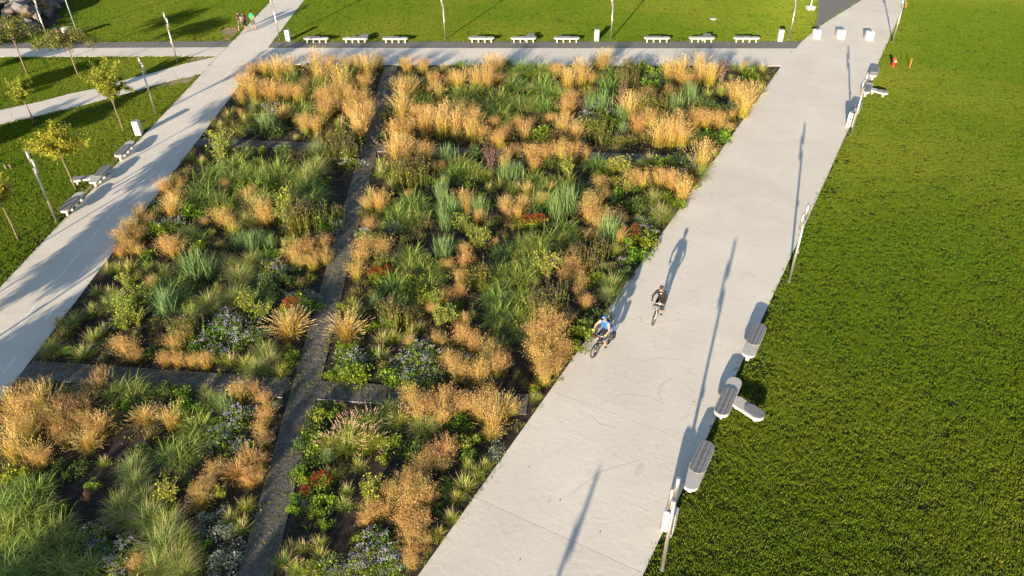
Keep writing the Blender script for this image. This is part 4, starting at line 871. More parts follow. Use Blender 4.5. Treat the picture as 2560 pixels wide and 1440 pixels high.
def inhard(x, y):
    P_ = np.array([[x, y]])
    return min(float(dist(P_, h)[0])*(-1 if inpoly(P_, h)[0] else 1) for h in hardbed)
for (tx, ty), txt in PLANTS.items():
    for ent in txt.split(';'):
        f = ent.split()
        if len(f) != 4: continue
        code, lx, ly, lw = f[0], float(f[1]), float(f[2]), float(f[3])
        dia, hh = KIND[code][4], KIND[code][5]
        px, py, w = tx*640+lx/4, ty*360+ly/4, lw/4
        q = G(px, py, .4); dep = proj(q)[2]; s = w*dep/FPX/dia
        s = max(.5, min(1.75, s*1.14)); q = G(px, py, hh*s*.45); x, y = q[0], q[1]
        for st in range(12):                        # keep the roots in the bed
            if inhard(x, y) > .12: break
            x += .12*(-1 if x > -9 else 1); y -= .10
        ENT.append((code, x, y, s))
# understorey: the low mixed growth that closes the gaps, open soil left where the photograph shows it
OPEN = ((110, 1180, 330, 1320), (810, 420, 890, 520), (810, 1280, 900, 1390), (1280, 880, 1340, 970), (830, 240, 900, 290), (560, 640, 640, 700), (170, 660, 290, 720), (480, 730, 560, 780), (1030, 590, 1100, 640), (900, 1160, 1010, 1200))
q_ = np.random.default_rng(77); pts = np.array([(e[1], e[2]) for e in ENT]); n_f = 0; tries = 0
def onwalk(x, y):
    if abs(x-side_x(y)) < .95: return True
    for y_, sl in ((22.25-.55, -.119), (44.95-.55, -.121)):
        if abs(y-(y_+sl*(x+9))) < .85: return True
    return False
while n_f < 420 and tries < 14000:
    tries += 1; x, y = q_.uniform(-22, 21.5), q_.uniform(11.5, 61)
    if not inpoly(np.array([[x, y]]), bed)[0] or inhard(x, y) < .35 or onwalk(x, y): continue
    px, py, _ = proj((x, y, .2))
    if px < -60 or py > 1500 or any(a <= px <= c and b <= py <= d for a, b, c, d in OPEN): continue
    if np.min(np.linalg.norm(pts-(x, y), axis=1)) < .5+.005*y: continue
    code = 'KKKKKXLLLTTTDGPS'[int(q_.integers(16))]
    ENT.append((code, x, y, q_.uniform(.6, .95) if code != 'S' else .55)); pts = np.vstack([pts, (x, y)]); n_f += 1
NEIGH = {'R': 'the rust-red flowers', 'F': 'a golden fountain fan', 'U': 'a burgundy shrub', 'Y': 'bottlebrush grass', 'W': 'white asters', 'V': 'a silvery mound', 'S': 'a leafy shrub', 'B': 'blue-green grass', 'A': 'violet asters', 'P': 'soft green grass', 'D': 'dark seed heads', 'C': 'blond reed grass', 'M': 'green maiden grass', 'G': 'golden hair grass', 'L': 'leafy green mounds', 'T': 'spiky tufts', 'X': 'dark leafy mounds', 'K': 'olive mounds'}
BEDS = {('L', 'F'): 'in the bench-row cycle path bed', ('R', 'F'): 'in the bench-row promenade bed', ('L', 'M'): 'in the middle cycle path bed', ('R', 'M'): 'in the middle promenade bed',
        ('L', 'N'): 'in the end cycle path bed', ('R', 'N'): 'in the end promenade bed'}
XY = np.array([(e[1], e[2]) for e in ENT]); ORDER = list(NEIGH)
for i_, (code, x, y, s) in enumerate(ENT):
    fn, name, desc, cat, dia, hh, nv = KIND[code]
    sd = 'L' if x < side_x(y) else 'R'; row = 'N' if y < 22.3-.119*(x+9)-.5 else ('F' if y > 44.4-.12*(x+9) else 'M')
    D_ = np.linalg.norm(XY-(x, y), axis=1); near = [ENT[k][0] for k in np.nonzero((D_ < 1.25) & (D_ > 0))[0] if ENT[k][0] != code]
    edge = None
    if dist(np.array([[x, y]]), hardbed[0])[0] < .6: edge = 'at the promenade kerb'
    elif dist(np.array([[x, y]]), hardbed[1])[0] < .6: edge = 'at the cycle path kerb'
    elif dist(np.array([[x, y]]), hardbed[2])[0] < .7: edge = 'at the bench-row walk kerb'
    elif abs(x-side_x(y)) < 1.15: edge = 'beside the paver walk'
    nb = min(near, key=ORDER.index) if near else None
    words = [desc]
    if s > 1.3: words = ['large '+desc]
    elif s < .68: words = ['small '+desc]
    if nb: words.append('by '+NEIGH[nb])
    if edge: words.append(edge)
    words.append(BEDS[(sd, row)]); lb = ' '.join(words)
    if len(lb.split()) > 16: lb = ' '.join(words[:1]+words[2:]) if len(words) > 2 else lb
    if len(lb.split()) > 16: lb = words[0]+' '+words[-1]
    parts = KM[code][i_ % nv]; gp = name.replace('_', ' ')+' '+BEDS[(sd, row)]
    rz = random.uniform(0, 6.28); sc = (s*random.uniform(.95, 1.05), s*random.uniform(.95, 1.05), s*random.uniform(.9, 1.12)*(.93 if code in 'GC' else 1))
    if len(parts) == 1:
        o = tag(obj(name, parts[0][1], None, (x, y, 0), rz), lb, cat, gp); o.scale = sc
    else:
        o = thing(name, lb, cat, (x, y, 0), rz, gp); o.scale = sc
        for pn, me in parts: put(pn, me, o)
# low growth, weeds and litter that knit the plants together (far too many to count)
q = np.random.default_rng(5); cov = {'leaf': MB(), 'olive': MB(), 'lime': MB()}
C_ = np.stack([q.uniform(-23, 22.5, 30000), q.uniform(11, 61.5, 30000)], 1); C_ = C_[inpoly(C_, bed)]
for c in C_:
    if onwalk(c[0], c[1]) and q.random() < .9: continue
    px, py, _ = proj((c[0], c[1], 0)); opn = any(a <= px <= e and b_ <= py <= d for a, b_, e, d in OPEN)
    if px < -80 or py > 1520 or (opn and q.random() < .93): continue
    nz = math.sin(c[0]*1.7+2*math.sin(c[1]*.9))+math.sin(c[1]*2.1+c[0]*.6)
    if nz < -.55+q.normal(0, .3) and q.random() < .75: continue
    key = 'olive' if q.random() < .5 else ('leaf' if q.random() < .6 else 'lime'); mb = cov[key]; h = q.uniform(.05, .24)*(1.0 if not opn else .4)
    if key == 'lime':
        for k in range(6): blade(mb, (c[0]+q.normal(0, .04), c[1]+q.normal(0, .04), 0), q.uniform(0, 6.28), q.uniform(.1, .9), h*1.6, .012, .6, q.random(), 2)
    else:
        for k in range(6): leaf(mb, (c[0]+q.normal(0, .09), c[1]+q.normal(0, .09), .02+h*q.random()), q.uniform(.05, .10), q, q.random(), t=q.random(), up=.2)
for key, mb in cov.items():
    o = obj('ground_cover', mb.mesh('ground_cover', M[key])); o['kind'] = 'stuff'; o['label'] = 'low mixed ground cover knitting the planting together'
lt = MB(); q = np.random.default_rng(8)
for i in range(3600):
    y = q.uniform(12, 60); x = side_x(y)+(q.normal(0, .38) if q.random() < .4 else (.5-abs(q.normal(0, .14)))*(1 if q.random() < .6 else -1))
    if q.random() < .3:
        x = q.uniform(-20, .3); y = 21.75-.119*(x+9)+q.normal(0, .3)
    for k in range(int(q.integers(1, 4))): leaf(lt, (x+q.normal(0, .05), y+q.normal(0, .05), .062+.012*q.random()), q.uniform(.04, .12), q, q.random(), t=q.random(), asp=.3, up=.05)
o = obj('paver_weeds', lt.mesh('paver_weeds', M['olive'])); o['kind'] = 'stuff'; o['label'] = 'weeds and dry litter in the paver joints'
# ------------------------------------------------------------------ trees
def tree(name, label, base, th, ch, cr, style, leafm, nleaf, ls, seed, group=None, tr=.055, lean=(0, 0)):
    """th: clear trunk, ch: crown height above it, cr: crown radius"""
    q = np.random.default_rng(seed); t = thing(name, label, 'tree', (base[0], base[1], 0), 0, group)
    wood, lf = MB(), MB(); top = np.array([lean[0], lean[1], th+ch*.55])
    tk = [np.array([0, 0, -.05]), np.array([lean[0]*.3+q.normal(0, .03), lean[1]*.3, th*.5]), np.array([lean[0]*.7, lean[1]*.7, th]), top]
    wood.tube(tk, [tr, tr*.8, tr*.65, tr*.2], 8)
    stub = MB()
    nb = 30 if style != 'umbrella' else 34
    ends = []
    for i in range(nb):
        az = 2*math.pi*i/nb*2.4+q.normal(0, .3); k = q.uniform(.0, 1.0)
        p0 = tk[2]*(1-k*.8)+top*(k*.8)
        if style == 'vase': out = cr*q.uniform(.25, 1.0); up = ch*q.uniform(.35, .98)*(1-.25*out/cr)
        elif style == 'umbrella': out = cr*q.uniform(.35, 1.05); up = ch*(.45+.5*(1-(out/cr)**2))*q.uniform(.75, 1.1)
        else: out = cr*q.uniform(.2, 1.0); up = ch*(.35+.62*q.random()*math.sqrt(max(0.05, 1-(out/cr)**2)))
        p2 = np.array([lean[0]+out*math.cos(az), lean[1]+out*math.sin(az), th+up])
        if style == 'vase' and i % 5 == 0: p2[2] += ch*.25; 
        p1 = (p0+p2)/2+np.array([0, 0, .12 if style != 'umbrella' else .28])+q.normal(0, .07, 3)
        wood.tube([p0, p1, p2], [tr*.35, tr*.22, tr*.06], 5, cap=False); ends.append((p0, p1, p2))
        if style == 'umbrella':                     # hanging twigs
            p3 = p2+np.array([math.cos(az)*.25, math.sin(az)*.25, -.35*q.uniform(.4, 1.4)]); ends.append((p2, (p2+p3)/2+np.array([0, 0, .05]), p3))
    per = nleaf//len(ends)
    for p0, p1, p2 in ends:
        w = q.uniform(.5, 1.5)
        for k in range(int(per*w)):
            u = q.uniform(.15, 1.06)**.8; c = p0*(1-u)**2+2*p1*u*(1-u)+p2*u*u+q.normal(0, .13 if style != 'vase' else .09, 3)*(cr/1.5)**.5
            leaf(lf, c, ls*q.uniform(.6, 1.35), q, q.random(), t=float(np.clip(q.random(), 0, 1)), asp=.7, up=-.1)
    obj('trunk', wood.mesh('trunk', M['bark'], True), t); obj('crown', lf.mesh('crown', M[leafm]), t)
    return t
def basefrom(px, py, z): q = G(px, py, z); return (q[0], q[1])
TG = 'young trees on the lawn by the cycle path'
tree('young_tree', 'young tree with golden yellow crown behind the forked bench', G(190, 475), 2.05, 2.1, 1.75, 'round', 'yellowtree', 6000, .125, 1, lean=(-.1, 0))
tree('young_tree', 'young upright yellow-green tree with long shoots beside lamp pole and bin', G(310, 329), 1.6, 3.9, 1.5, 'vase', 'limetree', 6000, .14, 2, lean=(-.1, 0))
tree('young_tree', 'small young lime green tree at the edge of the branch path', G(85, 310), 1.5, 2.3, 1.05, 'vase', 'limetree', 4000, .125, 3)
tree('spreading_tree', 'spreading olive tree in front of the cream cabinet between the walks', G(197, 192), 2.2, 1.7, 2.05, 'umbrella', 'olivetree', 5200, .14, 4, tr=.07)
tree('spreading_tree', 'spreading olive tree before the boulder pile between the walks', G(69, 186), 2.6, 2.1, 1.9, 'umbrella', 'olivetree', 5200, .14, 5, tr=.075)
b = basefrom(-14, 474, 3.0)
tree('young_tree', 'young yellow tree at the lawn side of the lamp pole below the benches', b, 2.0, 2.0, 1.15, 'round', 'yellowtree', 1900, .13, 6)
b = basefrom(128, 88, .5)
tree('sapling', 'thin twiggy sapling beside the lamp pole before the boulders', b, .25, .9, .55, 'vase', 'olivetree', 260, .10, 7, tr=.02)
# the rows go on outside the frame: their shadows reach the cycle path, the lawn and the end bed
for i, (x, y, h, r) in enumerate(((-26.4, 29.4, 2.0, 1.15), (-28.3, 16.0, 2.3, 1.35), (-26.4, 11.2, 2.1, 1.4), (-27.4, 21.3, 2.1, 1.3), (-26.6, 5.6, 2.3, 1.4), (-36.5, 36.0, 2.2, 1.3), (-43.5, 44.0, 2.3, 1.5), (-40.5, 33.5, 2.2, 1.4), (-48.5, 50.5, 2.4, 1.6),
                                (-20.6, -3.5, 2.6, 1.7), (-15.6, -6.0, 2.6, 1.6), (-53.5, 55.0, 2.6, 1.9), (-56.0, 62.0, 2.6, 1.9))):
    tree('young_tree', 'young yellow-green tree of the rows beside the cycle path outside the planting', (x, y), h, 2.5, r*1.3, 'round', 'limetree', 6500, .20, 30+i, TG)
for i, (x, y) in enumerate(((-62.5, 56), (-66, 62), (-60.5, 60.5), (-70, 68), (-64.5, 71))):
    tree('broad_tree', 'broad olive green tree standing beyond the boulder pile', (x, y), 2.4, 5.2, 2.9, 'round', 'olivetree', 5000, .26, 60+i, 'broad trees beyond the boulders', tr=.14)

# ------------------------------------------------------------------ boulder pile
mnd = MB(); nx, ny = 22, 16; x0, x1, y0, y1 = -66.0, -44.3, 73.0, 96.0
vs_ = []
for j in range(ny+1):
    for i in range(nx+1):
        x = x0+(x1-x0)*i/nx; y = y0+(y1-y0)*j/ny
        e = min((y-y0)/4.0, (x1-.42*(y-y0)-x)/4.0, (x-x0)/4.0, (y1-y)/4.0); e = max(0, min(1, e)); vs_.append((x, y, -.03+1.3*e*e*(3-2*e)))
mnd.add(vs_, [(j*(nx+1)+i, j*(nx+1)+i+1, (j+1)*(nx+1)+i+1, (j+1)*(nx+1)+i) for j in range(ny) for i in range(nx)])
struct('terrain', mnd.mesh('terrain', M['soil']))
def mz(x, y):
    e = min((y-y0)/4.0, (x1-.42*(y-y0)-x)/4.0, (x-x0)/4.0, (y1-y)/4.0); e = max(0, min(1, e)); return -.03+1.3*e*e*(3-2*e)
rocks = []
for k in range(7):
    q = np.random.default_rng(200+k); mb = MB(); mb.ball((0, 0, 0), 1.0, 18, 12)
    pl = q.normal(0, 1, (16, 3)); pl /= np.linalg.norm(pl, axis=1, keepdims=True); dd = q.uniform(.60, .88, 16)
    V = np.array(mb.v)
    for n_, d_ in zip(pl, dd):
        s_ = V@n_; V = V-np.outer(np.maximum(s_-d_, 0)*.97, n_)
    V *= 1+.05*np.sin(V*5+k)
    mb.v = [tuple(v) for v in V]; rocks.append(mb.mesh('boulder', M['rock'], False))
RK = [(8, 8, 34), (35, 4, 36), (62, 6, 40), (20, 22, 36), (48, 20, 44), (85, 8, 40), (70, 26, 34), (10, 36, 36), (36, 36, 30), (56, 36, 34), (76, 42, 36), (28, 48, 26), (45, 44, 30), (14, 52, 30), (40, 53, 28), (60, 52, 26), (4, 62, 26), (24, 62, 24),
      (128, 6, 40), (134, 16, 36), (122, 24, 17), (150, 2, 30), (70, 50, 14), (110, 3, 36), (98, -6, 36), (70, -8, 40), (30, -8, 44), (2, -8, 36), (140, -10, 38), (165, -8, 30), (12, -20, 44), (50, -20, 44), (90, -20, 44), (125, -22, 44), (52, 62, 18), (72, 60, 20), (95, 26, 22), (-20, 20, 40), (-22, 45, 36), (-20, 64, 30), (-25, -4, 40), (90, 40, 20)]
for k in range(34): RK.append((random.uniform(-10, 150-k*.8), random.uniform(-25, 66)*(1 if k % 3 else .4), random.uniform(18, 32)))
RK = [r for r in RK if r[0] < 172-r[1]*1.05 or r[2] == 17]
for i, (px, py, w) in enumerate(RK):
    q = G(px, py, .4)
    for it in range(3): q = G(px, py, mz(q[0], q[1])+.25)
    dep = proj(q)[2]; s = w*dep/FPX/2*1.12
    lb = 'rounded grey-brown granite boulder in the rock pile'
    gp = 'boulders in the rock pile'
    if w == 17: lb, gp = 'small pale boulder lying alone on the grass beside the rock pile', None
    o = tag(obj('boulder', rocks[i % 7], None, (q[0], q[1], mz(q[0], q[1])+s*.42)), lb, 'boulder', gp)
    o.rotation_euler = (random.uniform(-.4, .4), random.uniform(-.4, .4), random.uniform(0, 6.3)); o.scale = (s*random.uniform(.9, 1.25), s*random.uniform(.8, 1.05), s*random.uniform(.62, .85))
for i, (px, py, w) in enumerate(((98, 14, 1.3), (110, 22, 1.2), (62, 40, .9), (80, 18, 1.0))):
    q = G(px, py, 1.0); parts = KM['K'][i % 4]
    o = thing('wild_bush', 'olive scrub growing between the boulders', 'bush', (q[0], q[1], mz(q[0], q[1])), i, 'scrub among the boulders'); o.scale = (w*1.3, w*1.2, w*1.8)
    for pn, me in parts: put(pn, me, o)
# ------------------------------------------------------------------ people
CLO = {}
def cm(name, c, rough=.8):
    if name not in CLO: CLO[name] = plain(name, c, rough, var=.15, scale=18, spec=.2)
    return CLO[name]
SKIN = cm('skin', (.34, .195, .13), .55); DSHOE = cm('dark_shoe', (.03, .03, .03)); WSHOE = cm('pale_shoe', (.6, .6, .6))
HAIRB = cm('brown_hair', (.06, .03, .018)); HAIRK = cm('dark_hair', (.012, .010, .009))
BONES = [('pelvis', 'waist'), ('waist', 'chest'), ('chest', 'neck'), ('neck', 'jaw'), ('jaw', 'head'), ('head', 'crown')]
for s_ in 'LR':
    BONES += [('chest', 'sh'+s_), ('sh'+s_, 'ua'+s_), ('ua'+s_, 'el'+s_), ('el'+s_, 'fa'+s_), ('fa'+s_, 'wr'+s_), ('wr'+s_, 'palm'+s_), ('pelvis', 'hip'+s_), ('hip'+s_, 'th'+s_), ('th'+s_, 'kn'+s_), ('kn'+s_, 'ca'+s_), ('ca'+s_, 'an'+s_), ('an'+s_, 'toe'+s_)]
RAD = {'pelvis': (.165, .130), 'waist': (.160, .120), 'chest': (.185, .130), 'neck': (.058, .058), 'jaw': (.070, .078), 'head': (.082, .098), 'crown': (.055, .062),
       'sh': (.085, .085), 'ua': (.064, .064), 'el': (.050, .050), 'fa': (.047, .047), 'wr': (.029, .029), 'palm': (.036, .022), 'hip': (.095, .095), 'th': (.082, .082), 'kn': (.058, .058), 'ca': (.058, .058), 'an': (.040, .040), 'toe': (.042, .032)}
def person(label, J, cloth, loc, rz, extra=None, scale=1.0):
    t = thing('person', label, 'person', loc, rz); t.scale = (scale,)*3
    J = {k: Vector(v) for k, v in J.items()}
    for s_ in 'LR':
        J['ua'+s_] = J['sh'+s_].lerp(J['el'+s_], .5); J['fa'+s_] = J['el'+s_].lerp(J['wr'+s_], .35)
        J['th'+s_] = J['hip'+s_].lerp(J['kn'+s_], .45); J['ca'+s_] = J['kn'+s_].lerp(J['an'+s_], .3)
    names = list(J); idx = {n_: i for i, n_ in enumerate(names)}
    me = bpy.data.meshes.new('body_skeleton'); me.from_pydata([J[n_] for n_ in names], [(idx[a], idx[b]) for a, b in BONES], [])
    o = bpy.data.objects.new('body_skeleton', me); COL.objects.link(o)
    md = o.modifiers.new('skin', 'SKIN'); md.use_smooth_shade = True
    for n_ in names:
        sv = me.skin_vertices[0].data[idx[n_]]; r = RAD.get(n_) or RAD[n_[:-1]]; sv.radius = r; sv.use_root = (n_ == 'pelvis')
    ss = o.modifiers.new('subsurf', 'SUBSURF'); ss.levels = 2; ss.render_levels = 2
    dg = bpy.context.evaluated_depsgraph_get(); body = bpy.data.meshes.new_from_object(o.evaluated_get(dg)); bpy.data.objects.remove(o)
    mats = [SKIN]; mi = {}
    for k, v in cloth.items():
        if v not in mats: mats.append(v)
    body.materials.clear()
    for m_ in mats: body.materials.append(m_)
    bk = [((J[a], J[b]), mats.index(cloth.get(a+'>'+b, cloth.get(b, SKIN)))) for a, b in BONES]
    for p in body.polygons:
        c = p.center; best = 1e9
        for (a, b), k in bk:
            ab = b-a; u = max(0, min(1, (c-a).dot(ab)/max(ab.length_squared, 1e-9))); d = (c-(a+ab*u)).length
            if d < best: best = d; p.material_index = k
        p.use_smooth = True
    # fingers: four unequal ones curled over the grip and a thumb from the side of the palm, part of the same body mesh
    fb = MB()
    for s_ in 'LR':
        pl, wr = J['palm'+s_], J['wr'+s_]; d = (pl-wr).normalized(); side = d.cross(Vector((0, 0, 1)))
        side = side.normalized() if side.length > .1 else Vector((1, 0, 0)); dn = d.cross(side).normalized(); dn = dn if dn.z < 0 else -dn
        for k, L in enumerate((.062, .072, .068, .052)):
            a = pl+side*(.026*(k-1.5)/1.5)+d*.012; fb.tube([a, a+d*L*.5, a+d*L*.75+dn*L*.35, a+d*L*.6+dn*L*.75], [.0095, .009, .008, .006], 6)
        th = 1 if s_ == 'L' else -1; a = wr.lerp(pl, .5)+side*th*.022; fb.tube([a, a+side*th*.022+d*.025, a+side*th*.020+d*.05+dn*.02], [.011, .010, .008], 6)
    import bmesh as bm_
    bb = bm_.new(); bb.from_mesh(body); v0 = [bb.verts.new(v) for v in fb.v]
    for f in fb.f:
        try: nf = bb.faces.new([v0[i] for i in f]); nf.material_index = 0; nf.smooth = True
        except ValueError: pass
    bb.to_mesh(body); bb.free(); body.name = 'body'
    obj('body', body, t)
    if extra: extra(t, J)
    return t
def face(t, J, glasses=False):
    h = J['head'].lerp(J['jaw'], .25); f = Vector((0, 1, -.10)).normalized()
    a = MB(); a.ball(h+f*.098+Vector((0, 0, -.012)), (.014, .018, .022), 8, 6); obj('nose', a.mesh('nose', SKIN, True), t)
    for k in (-1, 1):
        a = MB(); a.ball(h+f*.086+Vector((k*.032, 0, .020)), (.013, .010, .008) if not glasses else (.027, .012, .018), 8, 6); obj('sunglass_lens' if glasses else 'eye', a.mesh('lens', HAIRK, True), t)
        a = MB(); a.ball(h+Vector((k*.083, -.005, -.005)), (.012, .022, .032), 8, 6); obj('ear', a.mesh('ear', SKIN, True), t)
    a = MB(); a.ball(h+f*.088+Vector((0, 0, -.050)), (.024, .008, .006), 8, 5); obj('mouth', a.mesh('mouth', cm('lips', (.35, .12, .10))), t)
def hair(t, J, mat, back=-.02, sz=(.094, .112, .085), up=.035, low=None):
    c = J['head']+Vector((0, back, up)); a = MB(); a.ball(c, sz, 14, 9)
    k = [i for i, v in enumerate(a.v) if v[2] < c.z-.02 and v[1] > c.y+.02]
    vs = list(a.v)
    for i in k: vs[i] = (vs[i][0]*.6+c.x*.4, vs[i][1]*.55+c.y*.45, max(vs[i][2], c.z-.01))
    a.v = vs; obj('hair', a.mesh('hair', mat, True), t)
def stride(ph, armspread=.30, lead=1):
    J = {'pelvis': (0, 0, .95), 'waist': (0, .01, 1.12), 'chest': (0, .02, 1.34), 'neck': (0, .03, 1.49), 'jaw': (0, .055, 1.565), 'head': (0, .055, 1.65), 'crown': (0, .045, 1.715)}
    for s_, sx in (('L', -1), ('R', 1)):
        f = ph*sx*lead
        J.update({'sh'+s_: (sx*.175, .02, 1.41), 'el'+s_: (sx*.235, .0-f*.12, 1.15), 'wr'+s_: (sx*.235, .10-f*.26, .93), 'palm'+s_: (sx*.225, .13-f*.29, .86),
                  'hip'+s_: (sx*.09, 0, .89), 'kn'+s_: (sx*.10, .05+f*.20, .49), 'an'+s_: (sx*.10, f*.34-.02 if f > 0 else f*.40, .075 if f > 0 else .13), 'toe'+s_: (sx*.105, f*.34+.13 if f > 0 else f*.40+.11, .035)})
    return J
BLK = cm('black_cloth', (.018, .018, .02)); GRYT = cm('charcoal_shirt', (.05, .05, .055)); GRN = cm('emerald_shirt', (.012, .25, .135)); GSH = cm('grey_shorts', (.10, .09, .09)); BRS = cm('brown_shorts', (.09, .065, .06))
def outfit(shirt, shorts, shoe, sleeve=1, longleg=0, socks=None):
    c = {'waist': shirt, 'chest': shirt, 'neck': SKIN, 'jaw': SKIN, 'head': SKIN, 'crown': SKIN, 'pelvis>waist': shirt, 'chest>neck': shirt}
    for s_ in 'LR':
        c.update({'chest>sh'+s_: shirt, 'ua'+s_: shirt, 'sh'+s_: shirt, 'hip'+s_: shorts, 'th'+s_: shorts, 'kn'+s_: shorts, 'an'+s_: socks or SKIN, 'ca'+s_: SKIN, 'toe'+s_: shoe})
        if sleeve > 1: c.update({'el'+s_: shirt, 'fa'+s_: shirt, 'wr'+s_: shirt})
        if longleg: c.update({'ca'+s_: shorts})
    return c
RZW = math.radians(1.6)
def wk(px, py): q = G(px, py, .035); return (q[0], q[1], .035)
person('person in black T-shirt and grey shorts walking beside the lawn edge', stride(.9, lead=1), outfit(BLK, GSH, WSHOE), wk(603, 76), RZW, lambda t, J: (face(t, J), hair(t, J, HAIRB)), 1.0)
person('person in charcoal shirt and black shorts walking between two companions', stride(.8, lead=-1), outfit(GRYT, BLK, DSHOE), wk(616, 79), RZW, lambda t, J: (face(t, J), hair(t, J, HAIRB)), 1.04)
person('person in emerald green shirt and dark shorts walking on the cycle path', stride(.45, lead=1), outfit(GRN, BRS, DSHOE), wk(636, 76), RZW, lambda t, J: (face(t, J), hair(t, J, HAIRK, sz=(.105, .12, .105))), 1.05)

# ------------------------------------------------------------------ bicycles
def bicycle(label, loc, rz, framem, bags, steer=0.0, lean=0.0):
    t = thing('bicycle', label, 'bicycle', loc, rz); t.rotation_euler = (0, lean, rz)
    R = .335; ry, fy = -.45, .62; ax = (1, 0, 0)
    def part(nm, mb, mat, par=t, sm=True): return obj(nm, mb.mesh(nm, mat, sm), par)
    alu = M['steel']; blk = M['black']
    for y in (ry, fy):
        w = MB(); w.torus((0, y, R), ax, R-.028, .028, 32, 8); wo = part('wheel', w, blk)
        w = MB(); w.torus((0, y, R), ax, R-.055, .011, 32, 6); part('rim', w, blk if framem.name.startswith('black') else alu, wo)
        w = MB()
        for k in range(18):
            a = 2*math.pi*k/18; s = .028*(1 if k % 2 else -1); w.tube([(s, y, R), (0, y+(R-.06)*math.cos(a), R+(R-.06)*math.sin(a))], .0022, 3, cap=False)
        part('spokes', w, blk if framem.name.startswith('black') else alu, wo); w = MB(); w.tube([(-.05, y, R), (.05, y, R)], .022, 10); part('hub', w, alu, wo)
        w = MB()
        pts = [(0, y+(R+.018)*math.cos(a), R+(R+.018)*math.sin(a)) for a in np.linspace(.5 if y > 0 else .3, 2.6 if y > 0 else 3.2, 10)]
        w.tube(pts, .024, 6); part('mudguard', w, blk)
    bb = (0, 0, .285); st = (0, -.17, .80); hd0 = (0, .47, .66); hd1 = (0, .42, .90)
    w = MB()
    for a, b, r in ((bb, st, .017), (bb, hd0, .022), (st, hd1, .018), (hd0, hd1, .022)): w.tube([a, b], r, 8)
    for s in (-1, 1):
        w.tube([(s*.02, -.17, .76), (s*.06, ry, R)], .010, 6); w.tube([(s*.03, -.02, .285), (s*.06, ry, R)], .011, 6)
    part('frame', w, framem)
    w = MB()
    for s in (-1, 1): w.tube([(s*.055, fy, R), (s*.055, .52, .55), (s*.035, .48, .66)], .016, 8)
    part('fork', w, framem)
    w = MB(); w.tube([st, (0, -.205, .94)], .014, 8); part('seat_post', w, alu)
    w = MB(); w.ball((0, -.235, .965), (.085, .13, .034), 12, 8); w.ball((0, -.10, .968), (.032, .10, .025), 10, 6); part('saddle', w, blk)
    w = MB(); w.tube([hd1, (0, .405, 1.00), (0, .43, 1.03)], .015, 8); w.tube([(-.31, .34, 1.075), (-.24, .40, 1.06), (-.1, .43, 1.035), (.1, .43, 1.035), (.24, .40, 1.06), (.31, .34, 1.075)], .013, 8); hb = part('handlebar', w, alu)
    for s in (-1, 1):
        w = MB(); w.tube([(s*.31, .335, 1.076), (s*.22, .41, 1.056)], .019, 8); part('grip', w, blk, hb)
    w = MB(); w.torus((.045, 0, .285), ax, .085, .008, 20, 5); part('chainring', w, alu)
    for s, (cy, cz) in ((1, (.05, .16)), (-1, (-.05, -.16))):
        w = MB(); w.tube([(s*.065, 0, .285), (s*.075, cy, .285+cz)], .011, 6); c = part('crank', w, alu)
        w = MB(); w.box((s*.125, cy, .285+cz), (.09, .075, .022), bev=.004); part('pedal', w, blk, c, False)
    for nm, c, d, mt in bags:
        w = MB(); w.box(c, d, bev=min(d)*.22); part(nm, w, mt, t, False)
    w = MB()
    for s in (-1, 1): w.tube([(s*.05, -.2, .74), (s*.06, -.62, .745), (s*.06, ry, R)], .006, 5)
    part('rear_rack', w, blk); w = MB(); w.ball((0, .50, .93), (.035, .03, .035), 10, 7); part('front_light', w, M['white'])
    return t
RZP = math.pi-math.radians(29.4)                # both ride down the promenade towards the viewer
def pose(up):
    J = {'pelvis': (0, -.24, 1.03), 'waist': (0, -.17, 1.19), 'chest': (0, -.06, 1.40), 'neck': (0, .0, 1.545), 'jaw': (0, .035, 1.62), 'head': (0, .04, 1.70), 'crown': (0, .03, 1.765)}
    J.update({'shL': (-.185, -.03, 1.455), 'shR': (.185, -.03, 1.455), 'elL': (-.33, .13, 1.25), 'elR': (.33, .13, 1.25), 'wrL': (-.29, .315, 1.125), 'wrR': (.29, .315, 1.125), 'palmL': (-.275, .375, 1.095), 'palmR': (.275, .375, 1.095)})
    for s_, sx, hi in (('L', -1, up == 'L'), ('R', 1, up == 'R')):
        J['hip'+s_] = (sx*.095, -.20, .975)
        if hi: J.update({'kn'+s_: (sx*.14, .20, .855), 'an'+s_: (sx*.125, .02, .50), 'toe'+s_: (sx*.13, .16, .475)})
        else: J.update({'kn'+s_: (sx*.125, .14, .665), 'an'+s_: (sx*.12, -.09, .205), 'toe'+s_: (sx*.13, .05, .155)})
    return J
BLU = cm('blue_vest', (.03, .12, .38)); LGR = cm('pale_grey_sleeve', (.25, .245, .235)); NVY = cm('navy_shorts', (.02, .025, .05)); LIME = cm('lime_glove', (.45, .48, .10))
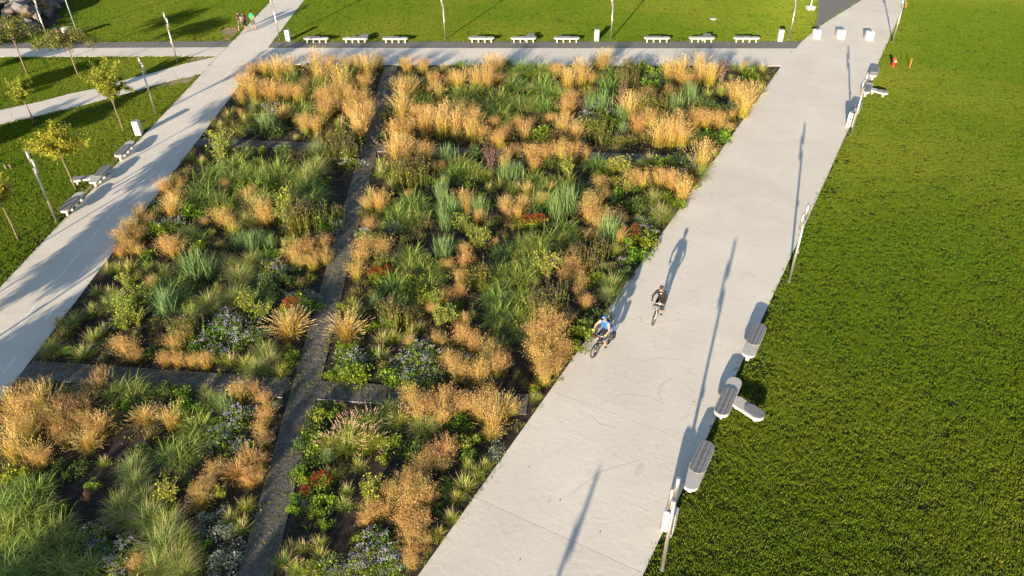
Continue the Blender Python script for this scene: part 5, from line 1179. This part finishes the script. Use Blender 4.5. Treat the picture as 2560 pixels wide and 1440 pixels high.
def blue_extra(t, J):
    face(t, J); c = J['head']+Vector((0, 0, .03))
    a = MB(); a.ball(c+Vector((0, -.005, .01)), (.097, .113, .082), 14, 9); a.v = [(v[0], v[1], max(v[2], c.z+.005)) for v in a.v]; cap = obj('cap', a.mesh('cap', BLU, True), t)
    a = MB(); a.add([(-.07, .09+c.y, c.z+.012), (.07, .09+c.y, c.z+.012), (.055, .19+c.y, c.z-.012), (0, .205+c.y, c.z-.014), (-.055, .19+c.y, c.z-.012), (-.07, .09+c.y, c.z+.02), (.07, .09+c.y, c.z+.02), (.055, .19+c.y, c.z-.004), (0, .205+c.y, c.z-.006), (-.055, .19+c.y, c.z-.004)], [(4, 3, 2, 1, 0), (5, 6, 7, 8, 9), (1, 2, 7, 6), (2, 3, 8, 7), (3, 4, 9, 8), (4, 0, 5, 9)])
    obj('brim', a.mesh('brim', BLK), cap)
    a = MB(); a.ball(c+Vector((0, .098, .045)), (.022, .012, .018), 8, 6); obj('badge', a.mesh('badge', M['white']), cap)
    for s in (-1, 1):
        a = MB(); w_, p_ = J['wrL' if s < 0 else 'wrR'], J['palmL' if s < 0 else 'palmR']; a.tube([w_.lerp(p_, -.35), w_.lerp(p_, .8)], [.038, .042], 10); obj('glove', a.mesh('glove', LIME, True), t)
    a = MB(); a.tube([J['waist']+Vector((0, .125, -.02)), J['chest'].lerp(J['neck'], .35)+Vector((0, .115, .0))], .006, 5); obj('zip', a.mesh('zip', BLK), t)
    a = MB(); a.ball(J['chest'].lerp(J['waist'], .4)+Vector((0, -.10, .02)), (.165, .07, .22), 12, 9); obj('vest_back', a.mesh('vest_back', BLK, True), t)
def blk_extra(t, J):
    face(t, J, True); hair(t, J, HAIRB, sz=(.102, .118, .098))
    a = MB(); c = J['chest'].lerp(J['waist'], .12)+Vector((-.01, .121, .02)); a.add([c+Vector(v) for v in ((-.045, 0, .012), (-.01, .006, .022), (.045, .004, -.004), (.01, .008, -.016), (-.03, .004, -.004))], [(4, 3, 2, 1, 0)]); obj('chest_emblem', a.mesh('chest_emblem', M['white']), t)
cb = outfit(BLU, NVY, DSHOE)
for s_ in 'LR': cb['ua'+s_] = LGR
cb['chest>shL'] = cb['chest>shR'] = BLU
ck = outfit(BLK, BLK, DSHOE, sleeve=2, longleg=1)
def ride(px, py, label_b, label_p, framem, bags, J, cloth, extra, dz=0.0, lean=0.0, ps=1.0):
    rz = RZP+math.radians(dz); fwd = np.array([-math.sin(rz), math.cos(rz)])
    w = G(px, py, .035); o = np.array([w[0], w[1]])-fwd*.62; loc = (o[0], o[1], .035)
    bicycle(label_b, loc, rz, framem, bags, lean=lean); p = person(label_p, J, cloth, loc, rz, extra, ps); p.rotation_euler = (0, lean, rz)
PAN = cm('pannier_fabric', (.03, .03, .035)); PANB = cm('pannier_blue', (.10, .13, .30)); HBB = cm('handlebar_bag', (.035, .022, .02))
ride(1486, 892, 'black bicycle with handlebar bag and panniers ridden by the person in blue', 'person in blue vest, cap and lime gloves riding a black bicycle', cm('black_frame', (.02, .02, .022), .35),
     [('handlebar_bag', (.12, .50, .99), (.25, .15, .15), HBB), ('pannier', (-.17, -.50, .52), (.14, .30, .34), PAN), ('pannier', (.17, -.50, .52), (.14, .30, .34), PAN), ('rack_pack', (-.05, -.50, .86), (.26, .34, .20), PANB), ('frame_bag', (0, .12, .62), (.07, .28, .16), NVY)], pose('R'), cb, blue_extra, dz=-10)
ride(1634, 811, 'white bicycle with wire basket ridden by the person in black', 'person in black sweatshirt and sunglasses riding a white bicycle', cm('white_frame', (.45, .45, .46), .3),
     [('basket', (0, .56, .96), (.30, .20, .14), cm('basket_wire', (.10, .11, .13)))], pose('R'), ck, blk_extra, dz=2, ps=.94)
